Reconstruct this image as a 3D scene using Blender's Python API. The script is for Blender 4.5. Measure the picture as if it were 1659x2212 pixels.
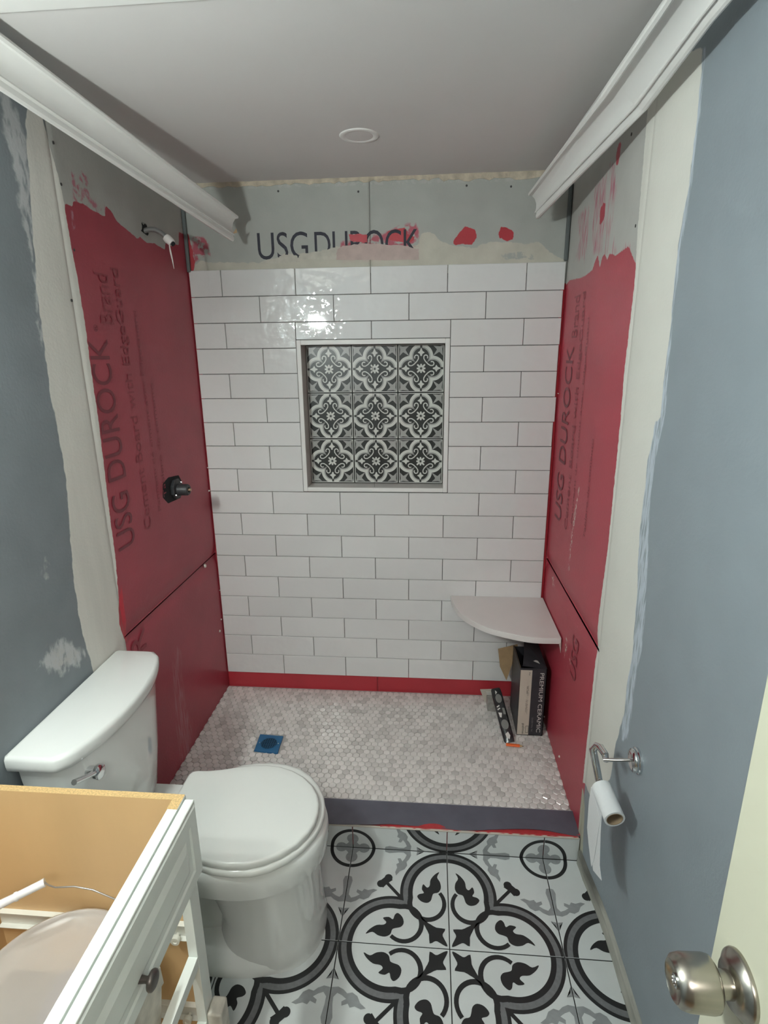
import bpy, bmesh, math, random
import numpy as np
from mathutils import Vector, Matrix
from mathutils.geometry import tessellate_polygon
for o in list(bpy.data.objects): bpy.data.objects.remove(o, do_unlink=True)
S = bpy.context.scene; C = S.collection
random.seed(7)
# ---------------------------------------------------------------- camera
CAM = np.array([0.8585, -2.3999, 1.6940]); PITCH, YAW, ROLL, FPX = 0.2770, -0.0834, -0.0118, 1208.31
ca, sa, cb, sb, cc, sc = math.cos(PITCH), math.sin(PITCH), math.cos(YAW), math.sin(YAW), math.cos(ROLL), math.sin(ROLL)
FW = np.array([sb*ca, cb*ca, -sa]); R0 = np.array([cb, -sb, 0.]); U0 = np.cross(R0, FW)
RT = R0*cc+U0*sc; UP = -R0*sc+U0*cc
cd = bpy.data.cameras.new('camera'); cam = bpy.data.objects.new('camera', cd); C.objects.link(cam)
cd.sensor_fit = 'HORIZONTAL'; cd.sensor_width = 36; cd.lens = 36*FPX/1659; cd.clip_start = .02
cam.matrix_world = Matrix(((RT[0], UP[0], -FW[0], CAM[0]), (RT[1], UP[1], -FW[1], CAM[1]), (RT[2], UP[2], -FW[2], CAM[2]), (0, 0, 0, 1)))
S.camera = cam
def at(ax, val, px, py):
    """where the sight line of a measured photo point meets a plane of the room"""
    d = FW+RT*(px-829.5)/FPX-UP*(py-1106)/FPX; i = 'xyz'.index(ax); t = (val-CAM[i])/d[i]
    return CAM+t*d
# ---------------------------------------------------------------- world, exposure, lights
w = bpy.data.worlds.new('world'); S.world = w; w.use_nodes = True
w.node_tree.nodes['Background'].inputs[0].default_value = (.80, .84, .88, 1)
w.node_tree.nodes['Background'].inputs[1].default_value = .14
S.view_settings.view_transform = 'Standard'; S.view_settings.look = 'None'
S.view_settings.exposure = 1.63; S.view_settings.gamma = 1; S.view_settings.use_curve_mapping = False
BULB_STRENGTH = 200.0
HALL_WATTS = 5.5
hl = bpy.data.lights.new('hall_light', 'AREA'); hl.energy = HALL_WATTS; hl.shape = 'DISK'; hl.size = .5; hl.color = (1, .95, .88)
ho = bpy.data.objects.new('hall_light', hl); C.objects.link(ho); ho.location = (.95, -3.3, 2.3); ho.rotation_euler = (math.radians(38), 0, 0)
# ---------------------------------------------------------------- helpers
LW, RW, CEIL = -.14, 1.385, 2.343
def link(o, parent=None):
    C.objects.link(o)
    if parent is not None: o.parent = parent
    return o
def obj(name, verts, faces, mats, parent=None, smooth=False, mi=None, loc=None):
    me = bpy.data.meshes.new(name); me.from_pydata([tuple(map(float, v)) for v in verts], [], faces)
    for m in (mats if isinstance(mats, (list, tuple)) else [mats]): me.materials.append(m)
    if mi: me.polygons.foreach_set('material_index', mi)
    if smooth: me.polygons.foreach_set('use_smooth', [True]*len(me.polygons))
    me.update(); o = bpy.data.objects.new(name, me); link(o, parent)
    if loc is not None: o.location = loc
    return o
def tag(o, label=None, cat=None, group=None, kind=None):
    for k, v in (('label', label), ('category', cat), ('group', group), ('kind', kind)):
        if v: o[k] = v
    return o
def empty(name, loc, label=None, cat=None, group=None):
    o = bpy.data.objects.new(name, None); o.empty_display_size = .05; link(o); o.location = loc
    return tag(o, label, cat, group)
class MB:
    def __init__(s): s.v = []; s.f = []; s.m = []; s.sm = []
    def add(s, v, f, m=0):
        b = len(s.v); s.v += [tuple(map(float, p)) for p in v]; s.f += [tuple(b+i for i in q) for q in f]; s.m += [m]*len(f); return s
    def box(s, x0, x1, y0, y1, z0, z1, m=0):
        return s.add([(x0, y0, z0), (x1, y0, z0), (x1, y1, z0), (x0, y1, z0), (x0, y0, z1), (x1, y0, z1), (x1, y1, z1), (x0, y1, z1)],
                     [(0, 3, 2, 1), (4, 5, 6, 7), (0, 1, 5, 4), (1, 2, 6, 5), (2, 3, 7, 6), (3, 0, 4, 7)], m)
    def loft(s, rings, m=0, cap=(True, True)):
        n = len(rings[0]); v = [p for r in rings for p in r]; f = []
        for i in range(len(rings)-1):
            for j in range(n): f.append((i*n+j, i*n+(j+1) % n, (i+1)*n+(j+1) % n, (i+1)*n+j))
        if cap[0]: f.append(tuple(reversed(range(n))))
        if cap[1]: f.append(tuple((len(rings)-1)*n+j for j in range(n)))
        return s.add(v, f, m)
    def tube(s, pts, r, n=12, m=0, cap=(True, True)):
        P = [Vector(p) for p in pts]; rr = r if isinstance(r, (list, tuple)) else [r]*len(P); rings = []; ref = None
        for i, p in enumerate(P):
            t = (P[min(i+1, len(P)-1)]-P[max(i-1, 0)]).normalized()
            if ref is None: ref = Vector((0, 0, 1)) if abs(t.z) < .9 else Vector((1, 0, 0))
            a = t.cross(ref).normalized(); b = a.cross(t).normalized(); ref = b
            rings.append([p+a*math.cos(2*math.pi*k/n)*rr[i]+b*math.sin(2*math.pi*k/n)*rr[i] for k in range(n)])
        return s.loft(rings, m, cap)
    def lathe(s, prof, axis, org, n=24, m=0, cap=(True, True)):
        """prof: (distance along axis, radius)"""
        a = Vector(axis).normalized(); q = Vector((0, 0, 1)) if abs(a.z) < .9 else Vector((1, 0, 0)); u = a.cross(q).normalized(); v = a.cross(u).normalized()
        # keep outward winding
        return s.loft([[Vector(org)+a*d+(u*math.cos(2*math.pi*k/n)+v*math.sin(2*math.pi*k/n))*max(r, 1e-4) for k in range(n)] for d, r in prof], m, cap)
    def build(s, name, mats, parent=None, smooth=False, bevel=0, seg=2, sub=0, org=None, angle=None):
        me = bpy.data.meshes.new(name)
        v = [(p[0]-org[0], p[1]-org[1], p[2]-org[2]) for p in s.v] if org is not None else s.v
        me.from_pydata(v, [], s.f)
        for q in (mats if isinstance(mats, (list, tuple)) else [mats]): me.materials.append(q)
        me.polygons.foreach_set('material_index', s.m)
        bm = bmesh.new(); bm.from_mesh(me); bmesh.ops.recalc_face_normals(bm, faces=bm.faces)
        if bevel:
            es = [e for e in bm.edges if len(e.link_faces) == 2 and e.calc_face_angle() > math.radians(angle or 40)]
            bmesh.ops.bevel(bm, geom=es, offset=bevel, segments=seg, affect='EDGES', profile=.5, clamp_overlap=True)
        bm.to_mesh(me); bm.free()
        if smooth or bevel: me.polygons.foreach_set('use_smooth', [True]*len(me.polygons))
        if bevel or smooth:
            try: me.set_sharp_from_angle(angle=math.radians(50))
            except Exception: pass
        o = bpy.data.objects.new(name, me); link(o, parent)
        if org is not None: o.location = org
        if bevel: o.modifiers.new('wn', 'WEIGHTED_NORMAL').keep_sharp = True
        if sub:
            md = o.modifiers.new('s', 'SUBSURF'); md.levels = sub; md.render_levels = sub
        return o
def pofs(root, p): return (p[0]-root.location[0], p[1]-root.location[1], p[2]-root.location[2])
def settle(root):
    """parts were written in room coordinates: shift them into the thing's own frame"""
    for ch in root.children: ch.location = Vector(ch.location)-Vector(root.location)
    return root
# ---------------------------------------------------------------- materials
def nd(nt, t, **k):
    n = nt.nodes.new(t)
    for a, b in k.items(): setattr(n, a, b)
    return n
def mat(name, col, rough=.5, metal=0, var=.06, vscale=8, bump=0, bscale=60, bdist=.002, trans=0, spec=.5, coat=0, grain=None, emit=0, rnd=0, tex='Object', bdetail=3):
    m = bpy.data.materials.new(name); m.use_nodes = True; nt = m.node_tree; b = nt.nodes['Principled BSDF']
    b.inputs['Roughness'].default_value = rough; b.inputs['Metallic'].default_value = metal
    b.inputs['Specular IOR Level'].default_value = spec; b.inputs['Coat Weight'].default_value = coat; b.inputs['Coat Roughness'].default_value = .05
    if trans: b.inputs['Transmission Weight'].default_value = trans
    tc = nd(nt, 'ShaderNodeTexCoord'); out = tc.outputs[tex]
    if grain:
        mp = nd(nt, 'ShaderNodeMapping'); mp.inputs['Scale'].default_value = grain; nt.links.new(out, mp.inputs[0]); out = mp.outputs[0]
    n = nd(nt, 'ShaderNodeTexNoise'); n.inputs['Scale'].default_value = vscale; n.inputs['Detail'].default_value = 5; nt.links.new(out, n.inputs['Vector'])
    mr = nd(nt, 'ShaderNodeMapRange'); mr.inputs[1].default_value = .3; mr.inputs[2].default_value = .7; mr.inputs[3].default_value = 1-var; mr.inputs[4].default_value = 1+var
    nt.links.new(n.outputs[0], mr.inputs[0]); val = mr.outputs[0]
    if rnd:
        oi = nd(nt, 'ShaderNodeObjectInfo'); at_ = nd(nt, 'ShaderNodeAttribute', attribute_name='rnd')
        ad = nd(nt, 'ShaderNodeMath', operation='ADD'); nt.links.new(oi.outputs['Random'], ad.inputs[0]); nt.links.new(at_.outputs['Fac'], ad.inputs[1])
        fr = nd(nt, 'ShaderNodeMath', operation='FRACT'); nt.links.new(ad.outputs[0], fr.inputs[0])
        pw = nd(nt, 'ShaderNodeMath', operation='POWER'); nt.links.new(fr.outputs[0], pw.inputs[0]); pw.inputs[1].default_value = 2.2
        m2 = nd(nt, 'ShaderNodeMapRange'); m2.inputs[3].default_value = 1+rnd*.3; m2.inputs[4].default_value = 1-rnd; nt.links.new(pw.outputs[0], m2.inputs[0])
        mu = nd(nt, 'ShaderNodeMath', operation='MULTIPLY'); nt.links.new(val, mu.inputs[0]); nt.links.new(m2.outputs[0], mu.inputs[1]); val = mu.outputs[0]
    vm = nd(nt, 'ShaderNodeVectorMath', operation='SCALE'); vm.inputs[0].default_value = col; nt.links.new(val, vm.inputs['Scale'])
    nt.links.new(vm.outputs[0], b.inputs['Base Color'])
    if bump:
        n2 = nd(nt, 'ShaderNodeTexNoise'); n2.inputs['Scale'].default_value = bscale; n2.inputs['Detail'].default_value = bdetail; nt.links.new(out, n2.inputs['Vector'])
        bp = nd(nt, 'ShaderNodeBump'); bp.inputs['Strength'].default_value = bump; bp.inputs['Distance'].default_value = bdist
        nt.links.new(n2.outputs[0], bp.inputs['Height']); nt.links.new(bp.outputs[0], b.inputs['Normal'])
    if emit:
        b.inputs['Emission Color'].default_value = (*col, 1); b.inputs['Emission Strength'].default_value = emit
    return m
WHITE_TILE = mat('glazed_tile', (.72, .72, .715), .045, var=.02, vscale=3, bump=1.0, bscale=21, bdist=.0035, rnd=.05, tex='Object', coat=.3, bdetail=1.5)
MORTAR = mat('mortar', (.10, .10, .095), .9, bump=.3)
PORC = mat('porcelain', (.74, .76, .74), .08, var=.01, coat=.5)
SEATP = mat('seat_plastic', (.74, .76, .73), .16, var=.01)
CHROME = mat('chrome', (.72, .73, .74), .10, metal=1, var=.05)
NICKEL = mat('satin_nickel', (.40, .375, .33), .27, metal=1, var=.08, grain=(1, 1, 60), vscale=3)
BRONZE = mat('dark_bronze', (.16, .14, .13), .35, metal=.8)
CAB = mat('white_cabinet_paint', (.76, .80, .76), .38, var=.03)
PARTICLE = mat('particleboard_edge', (.62, .42, .19), .8, var=.25, vscale=260, bump=.4, bscale=300)
MAPLE = mat('maple_laminate', (.66, .44, .22), .45, var=.07, vscale=5, grain=(1, 1, .25))
SLIDE = mat('white_slide_metal', (.74, .74, .68), .4)
NYLON = mat('nylon_roller', (.72, .70, .62), .4)
TRIMW = mat('white_moulding_paint', (.76, .76, .74), .42, var=.02)
MDF = mat('mdf_chip', (.42, .30, .18), .9)
CEILP = mat('ceiling_paint', (.64, .625, .615), .75, var=.02, vscale=2, bump=.12, bscale=160, bdist=.001)
DOORP = mat('cream_door_paint', (.56, .56, .44), .45, var=.03, vscale=4, grain=(1, 1, .2))
BLACKP = mat('black_print', (.018, .019, .02), .35, var=.05)
GREYP = mat('grey_print', (.16, .165, .17), .35, var=.12, vscale=90)
LGREYP = mat('light_grey_print', (.27, .285, .29), .35, var=.08, vscale=60)
FTILE = mat('floor_tile_white', (.59, .62, .615), .28, var=.03, vscale=12, spec=.4)
FTEDGE = mat('floor_tile_body', (.33, .35, .34), .8)
NBLACK = mat('niche_tile_black', (.035, .037, .036), .3, var=.06)
NLIGHT = mat('niche_tile_light', (.66, .67, .63), .3, var=.04)
NMID = mat('niche_tile_grey', (.38, .38, .365), .3, var=.06)
GROUTD = mat('dark_floor_grout', (.03, .033, .034), .9)
PAN = mat('shower_pan_mortar', (.40, .385, .37), .9, bump=.3)
HEX = mat('marble_hexagon', (.69, .665, .64), .05, var=.08, vscale=22, rnd=.22, tex='Object', coat=.3)
LINER = mat('grey_pvc_liner', (.10, .10, .128), .42, var=.12, vscale=14, bump=.4, bscale=30, bdist=.003)
REDM = mat('red_membrane', (.42, .035, .04), .5, var=.15, vscale=25, bump=.3, bscale=90)
BLUEP = mat('blue_drain_plastic', (.012, .12, .27), .4)
DRK = mat('dark_hole', (.01, .012, .016), .8)
SHELF = mat('engineered_stone_shelf', (.72, .69, .67), .3, var=.02)
BOXB = mat('black_carton', (.032, .032, .038), .45, var=.15, vscale=30)
CARD = mat('brown_cardboard', (.36, .24, .13), .85, var=.1, vscale=40)
LABELP = mat('cream_label', (.56, .50, .42), .6)
INKW = mat('white_ink', (.62, .60, .57), .6)
INKG = mat('grey_ink', (.22, .22, .22), .6)
INKK = mat('black_ink', (.03, .03, .03), .6)
PAPER = mat('tissue_paper', (.76, .78, .79), .95, var=.02, bump=.2, bscale=200)
TUBEC = mat('cardboard_tube', (.30, .22, .14), .9)
ORANGE = mat('orange_lacquer', (.80, .14, .025), .4)
WOODP = mat('pencil_wood', (.50, .36, .20), .8)
VALVE = mat('black_valve_body', (.03, .031, .034), .45)
BRASS = mat('brass_stem', (.50, .33, .22), .35, metal=.6)
PIPE = mat('grey_pipe', (.24, .235, .235), .35, metal=.5)
TAPEW = mat('white_thread_tape', (.70, .66, .64), .8)
BUCKET = mat('translucent_bucket', (.92, .85, .79), .30, var=.05, trans=.6)
CREAMC = mat('old_caulk', (.52, .46, .36), .9, var=.25, vscale=30, bump=.6, bscale=60, bdist=.004)
BASEB = mat('stained_baseboard', (.30, .30, .265), .7, var=.6, vscale=14, grain=(1, .25, 1), bump=.4, bscale=70)
GLOW = mat('bulb_glass', (.93, 1, .95), .4, emit=BULB_STRENGTH, var=0)
LENS = mat('recessed_light_lens', (.62, .60, .59), .4)
CORNERG = mat('corner_metal', (.11, .125, .125), .5)
BOARDE = mat('board_core', (.30, .31, .29), .95)
LETD = mat('stencil_ink', (.03, .03, .045), .7, var=.2, vscale=60)
LETR = mat('ink_under_red', (.19, .030, .045), .5, var=.1)
LETR2 = mat('faint_ink_under_red', (.285, .038, .055), .5, var=.1)
SCREW = mat('screw_dark', (.05, .05, .05), .6)
CRUMB = mat('mortar_crumbs', (.62, .57, .52), .9)
# ---------------------------------------------------------------- painted wall surfaces
def sdf(P, poly):
    A = np.array(poly, float); B = np.roll(A, -1, 0); best = np.full(len(P), 1e9); ins = np.zeros(len(P), bool)
    for a, b in zip(A, B):
        d = b-a; L = max(d@d, 1e-12); t = np.clip(((P-a)@d)/L, 0, 1); q = P-(a+t[:, None]*d); best = np.minimum(best, np.hypot(q[:, 0], q[:, 1]))
        c = (a[1] > P[:, 1]) != (b[1] > P[:, 1])
        with np.errstate(divide='ignore', invalid='ignore'):
            xi = a[0]+(P[:, 1]-a[1])*d[0]/(d[1] if abs(d[1]) > 1e-12 else 1e-12)
        ins ^= c & (P[:, 0] < xi)
    return np.where(ins, best, -best)
def layered(name, base, layers, rough=.75, streak=(1, 1, 1), bump=.25, basevar=.05, bscale=120):
    """base colour plus paint coats; each coat's outline is a signed distance stored on the vertices"""
    m = bpy.data.materials.new(name); m.use_nodes = True; nt = m.node_tree; b = nt.nodes['Principled BSDF']
    tc = nd(nt, 'ShaderNodeTexCoord')
    def noise(scale, st=(1, 1, 1), det=6):
        mp = nd(nt, 'ShaderNodeMapping'); mp.inputs['Scale'].default_value = st; nt.links.new(tc.outputs['Object'], mp.inputs[0])
        n = nd(nt, 'ShaderNodeTexNoise'); n.inputs['Scale'].default_value = scale; n.inputs['Detail'].default_value = det; nt.links.new(mp.outputs[0], n.inputs['Vector']); return n.outputs[0]
    def mth(op, a, c, cl=False):
        n = nd(nt, 'ShaderNodeMath', operation=op); n.use_clamp = cl
        for i, x in enumerate((a, c)):
            if isinstance(x, (int, float)): n.inputs[i].default_value = x
            else: nt.links.new(x, n.inputs[i])
        return n.outputs[0]
    def colour(c, var, sc=9, st=(1, 1, 1)):
        mr = nd(nt, 'ShaderNodeMapRange'); mr.inputs[1].default_value = .3; mr.inputs[2].default_value = .7; mr.inputs[3].default_value = 1-var; mr.inputs[4].default_value = 1+var
        nt.links.new(noise(sc, st), mr.inputs[0]); v = nd(nt, 'ShaderNodeVectorMath', operation='SCALE'); v.inputs[0].default_value = c; nt.links.new(mr.outputs[0], v.inputs['Scale']); return v.outputs[0]
    col = colour(base, basevar); rg = None; prev = rough
    for L in layers:
        a = nd(nt, 'ShaderNodeAttribute', attribute_name=L['n'])
        nz = noise(L.get('ns', 40), L.get('st', (1, 1, 1)))
        v = mth('ADD', a.outputs['Fac'], mth('MULTIPLY', mth('SUBTRACT', nz, .5), L.get('amp', .01)*2))
        mask = mth('DIVIDE', v, L.get('soft', .0015), True)
        al = L.get('alpha', 1)
        if al < 1:
            bl = mth('SUBTRACT', noise(L.get('bs', 60), L.get('bst', (1, 1, 1)), 8), .80-.5*al)
            mask = mth('MULTIPLY', mask, mth('MULTIPLY', bl, L.get('con', 3.0)*2.2, True), True)
            mask = mth('MULTIPLY', mask, L.get('max', 1.0))
        mx = nd(nt, 'ShaderNodeMix', data_type='RGBA'); nt.links.new(mask, mx.inputs[0]); nt.links.new(col, mx.inputs[6])
        nt.links.new(colour(L['c'], L.get('var', .05), L.get('vs', 9), L.get('vst', (1, 1, 1))), mx.inputs[7]); col = mx.outputs[2]
        mr = nd(nt, 'ShaderNodeMix', data_type='FLOAT'); nt.links.new(mask, mr.inputs[0])
        if rg is None: mr.inputs[2].default_value = rough
        else: nt.links.new(rg, mr.inputs[2])
        mr.inputs[3].default_value = L.get('r', .6); rg = mr.outputs[0]
    nt.links.new(col, b.inputs['Base Color'])
    if rg is not None: nt.links.new(rg, b.inputs['Roughness'])
    bp = nd(nt, 'ShaderNodeBump'); bp.inputs['Strength'].default_value = bump; bp.inputs['Distance'].default_value = .002
    nt.links.new(noise(bscale), bp.inputs['Height']); nt.links.new(bp.outputs[0], b.inputs['Normal'])
    return m
def panel(name, plane, a0, a1, z0, z1, step, m, layers, parent=None, thick=0, depthf=None, hole=None, groove=None):
    """grid surface in a wall plane with the coats' distances as attributes. plane: (axis, value, outward sign)"""
    ax, val, sg = plane; na = max(2, int(round((a1-a0)/step))+1); nz = max(2, int(round((z1-z0)/step))+1)
    A = np.linspace(a0, a1, na); Z = np.linspace(z0, z1, nz)
    if hole:
        for q, arr in ((0, A), (1, A), (2, Z), (3, Z)):
            if arr[0] < hole[q] < arr[-1]: arr[np.argmin(abs(arr-hole[q]))] = hole[q]
    G = np.array([(a, z) for z in Z for a in A]); D = np.full(len(G), float(val))
    if depthf: D = D+np.array([depthf(a, z) for a, z in G])*sg
    V = np.empty((len(G), 3))
    if ax == 'x': V[:, 0] = D; V[:, 1] = G[:, 0]
    else: V[:, 1] = D; V[:, 0] = G[:, 0]
    V[:, 2] = G[:, 1]; F = []
    for j in range(nz-1):
        for i in range(na-1):
            if hole and hole[0] < (A[i]+A[i+1])/2 < hole[1] and hole[2] < (Z[j]+Z[j+1])/2 < hole[3]: continue
            q = (j*na+i, j*na+i+1, (j+1)*na+i+1, (j+1)*na+i)
            F.append(q if (ax == 'x') == (sg > 0) else q[::-1])
    verts = V.tolist(); nb = len(verts)
    if thick:
        rim = [i for i in range(na)]+[j*na+na-1 for j in range(1, nz)]+[(nz-1)*na+i for i in range(na-2, -1, -1)]+[j*na for j in range(nz-2, 0, -1)]
        k = {}
        for r_ in rim:
            p = list(verts[r_]); p['xy'.index(ax)] = val-sg*thick; k[r_] = len(verts); verts.append(p)
        for a_, b_ in zip(rim, rim[1:]+rim[:1]):
            q = (a_, k[a_], k[b_], b_); F.append(q if (ax == 'x') == (sg > 0) else q[::-1])
    me = bpy.data.meshes.new(name); me.from_pydata(verts, [], F); me.materials.append(m)
    GG = np.array([(v[1] if ax == 'x' else v[0], v[2]) for v in verts])
    for L in layers:
        s = np.full(len(GG), -1.0)
        for p in L['p']: s = np.maximum(s, sdf(GG, p))
        at_ = me.attributes.new(L['n'], 'FLOAT', 'POINT'); at_.data.foreach_set('value', s.astype(np.float32))
    me.polygons.foreach_set('use_smooth', [True]*len(me.polygons)); me.update()
    return link(bpy.data.objects.new(name, me), parent)
def wl(px): return [tuple(at('x', LW, *q)[1:]) for q in px]
def wr(px): return [tuple(at('x', RW, *q)[1:]) for q in px]
def wb(px): return [(lambda p: (p[0], p[2]))(at('y', .006, *q)) for q in px]
RED = (.37, .046, .070); MUD = (.70, .69, .64); BG = (.215, .245, .265); BOARD = (.42, .42, .395); SKIM = (.50, .52, .53)
# --- left wall coats
L_red = [wl([(138, 437), (154.6, 446), (156.6, 433), (178, 439), (196.6, 452), (225.3, 466.6), (227, 443), (237.6, 454), (251, 477), (295, 514.7), (301, 510.6), (315.5, 524), (332, 525), (354.4, 539.3), (356.5, 524), (373, 524), (385, 530), (385, 501), (398.5, 505)])
         + [(.05, 2.12), (.05, -.1), (-.83, -.1), (-.83, 1.9)]]
LEFT = [dict(n='skim', p=[wl([(0, 150), (60, 300), (75, 470), (110, 830), (140, 790), (155, 900), (178, 1000), (185, 1110), (152, 1110), (140, 1000), (112, 860), (80, 700), (68, 560), (45, 480), (25, 340), (0, 260)]),
                              wl([(75, 1445), (100, 1400), (128, 1370), (148, 1385), (188, 1408), (176, 1440), (160, 1445), (138, 1462), (110, 1450), (85, 1448)]),
                              wl([(88, 1238), (98, 1200), (104, 1230), (106, 1246), (95, 1252)])], c=SKIM, amp=.030, ns=30, soft=.012, alpha=.86, bs=45, con=3.5, r=.85, bst=(1, 1, .4)),
        dict(n='skim2', p=[wl([(98, 1432), (118, 1400), (140, 1395), (180, 1410), (165, 1432), (140, 1452), (115, 1440)])], c=(.50, .51, .50), amp=.03, ns=25, soft=.02, alpha=.8, con=3, r=.9),
        dict(n='mud', p=[wl([(55, 240), (58, 330), (70, 480), (78, 620), (95, 740), (112, 870), (130, 960), (146, 1070), (152, 1180), (160, 1260), (170, 1330), (186, 1400), (202, 1450)])
                         + [(-.985, .6), (-.975, 0), (-.79, 0)] + wl([(277, 1420), (272, 1370), (262, 1330), (250, 1200), (238, 1110), (226, 1010), (212, 900), (200, 820), (184, 700), (168, 600), (156, 540), (146, 480), (138, 430), (128, 385), (116, 340), (103, 290), (95, 262), (90, 200)])],
             c=MUD, amp=.010, ns=45, st=(1, 1, .5), soft=.003, r=.85, var=.05, vs=7, vst=(1, 2.5, .4)),
        dict(n='red', p=[[q for q in L_red[0] if True]], c=RED, amp=.004, ns=60, soft=.002, r=.42, var=.09, vs=5)]
LBOARD = [dict(n='wash', p=[wl([(151, 366), (178, 371), (190, 385), (195, 425), (215, 440), (230, 445), (226, 470), (157, 442)]), wl([(147, 450), (158, 450), (162, 495), (152, 495)])], c=(.42, .075, .13), amp=.03, ns=30, soft=.012, alpha=.68, bs=60, con=3, max=.75, r=.6),
          dict(n='red', p=L_red, c=RED, amp=.004, ns=60, soft=.002, r=.40, var=.10, vs=5),
          dict(n='haze', p=[wl([(372, 1400), (392, 1400), (396, 1480), (415, 1560), (412, 1650), (384, 1650), (378, 1560), (368, 1470)]), wl([(300, 950), (306, 950), (306, 965), (300, 965)]), wl([(304, 930), (309, 930), (309, 948), (304, 948)])], c=(.50, .33, .36), amp=.05, ns=14, st=(1, 3, .6), soft=.03, alpha=.80, bs=30, bst=(1, 3, .4), con=1.4, max=.55, r=.6),
          dict(n='wash2', p=[wl([(151, 452), (158, 455), (163, 495), (154, 498)])], c=(.42, .20, .25), amp=.008, soft=.004, alpha=.7, r=.6),
          dict(n='mud', p=[[( y-.004, z) for y, z in LEFT[2]['p'][0]]], c=MUD, amp=.005, ns=50, soft=.002, r=.85, var=.05, vs=7, vst=(1, 2.5, .4)),
          dict(n='redlip', p=[wl([(262, 1262), (266, 1300), (272, 1340), (278, 1392), (268, 1380), (258, 1350), (256, 1310), (258, 1285)])], c=(.55, .03, .05), amp=.004, soft=.002, r=.4),
          dict(n='hole', p=[wl([(300, 473), (304, 478), (315, 484), (320, 505), (318, 510), (310, 505), (302, 498), (306, 492), (303, 480)]), wl([(350, 1045), (362, 1031), (385, 1026), (392, 1040), (390, 1075), (362, 1088), (350, 1075)])], c=(.01, .01, .012), amp=.001, soft=.001, r=.9)]
LEFTB = LEFT[:3]+[LBOARD[5]]
M_LEFT = layered('left_wall_finish', BG, LEFTB, rough=.62, basevar=.06)
M_LB = layered('cement_board_left', BOARD, LBOARD, rough=.9, basevar=.05)
def groove_l(y, z):
    d = abs(z-.797); r = .0072*math.exp(-(d/.038)**2) if d < .11 else 0
    t = min(1, max(0, (-.792-y)/.022)); return -r*(1-t)+.0006*math.sin(y*9+z*5)*(1-t)-.0027*t*t*(3-2*t)
def under(y): return -.008 if y > -.80 else 0
wall_left = panel('wall_left', ('x', LW-.0005, 1), -2.75, .03, 0, CEIL+.01, .014, M_LEFT, LEFTB, depthf=lambda y, z: under(y)); tag(wall_left, kind='structure')
b1 = panel('cement_board', ('x', LW+.002, 1), -.815, .012, .7975, CEIL-.004, .008, M_LB, LBOARD, wall_left, thick=.0025, depthf=groove_l)
b2 = panel('cement_board', ('x', LW+.002, 1), -.815, .012, .055, .7975, .008, M_LB, LBOARD, wall_left, thick=.0025, depthf=groove_l)
# --- right wall coats
def xr(y):  # the wall steps slightly back towards the door
    t = min(1, max(0, (-.80-y)/.32)); return .022*t*t*(3-2*t)
R_top = wr([(1215, 622), (1223, 615), (1230, 605), (1252.5, 600.5), (1264, 595.6), (1280, 582.6), (1285, 564.7), (1291.6, 550), (1295.5, 578), (1300, 556), (1306, 547), (1312, 562), (1316, 547), (1330.6, 551), (1345, 540), (1358, 531), (1363, 543.6), (1369.7, 560), (1374.6, 569.6)])
R_red = [R_top+[(-.83, 1.88), (-.83, -.1), (.05, -.1), (.05, R_top[0][1])]]
MUDR = wr([(1500, 100), (1496, 160), (1486, 260), (1470, 400), (1450, 520), (1441, 600), (1432, 700), (1420, 800), (1409, 905), (1400, 915), (1398, 940), (1385, 1000), (1380, 1060), (1370, 1140), (1366, 1200), (1362, 1280), (1356, 1350), (1350, 1420), (1340, 1480), (1334, 1540), (1316, 1620), (1308, 1680), (1290, 1720)])+[(-.90, .30)]+wr([(1262, 1690)])+[(-.785, .29)]+wr([(1284, 1440), (1285, 1400), (1296, 1300), (1312, 1180), (1326, 1040), (1340, 900), (1348, 800), (1360, 700), (1371, 600), (1376, 500), (1384, 400), (1392, 300), (1400, 200), (1404, 150)])
RIGHT = [dict(n='skim', p=[wr([(1505, 100), (1500, 160), (1490, 260), (1474, 400), (1453, 540), (1440, 650), (1428, 780), (1418, 900), (1400, 990), (1385, 1120), (1380, 1250), (1368, 1400), (1350, 1500), (1340, 1600), (1326, 1600), (1345, 1380), (1360, 1200), (1380, 1000), (1400, 880), (1425, 700), (1445, 500), (1470, 300), (1485, 120)])], c=(.50, .56, .62), amp=.012, ns=40, soft=.006, alpha=.85, bs=60, bst=(1, 3, .3), con=3, r=.8, st=(1, 2, .4)),
         dict(n='mud', p=[MUDR], c=(.70, .695, .64), amp=.007, ns=50, st=(1, 1, .4), soft=.003, r=.85, var=.03, vs=6),
         dict(n='bare', p=[[(-.785, .30), (-.83, .22), (-.86, .0), (-.79, .0)]], c=(.46, .46, .36), amp=.006, soft=.003, r=.9)]
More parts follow.
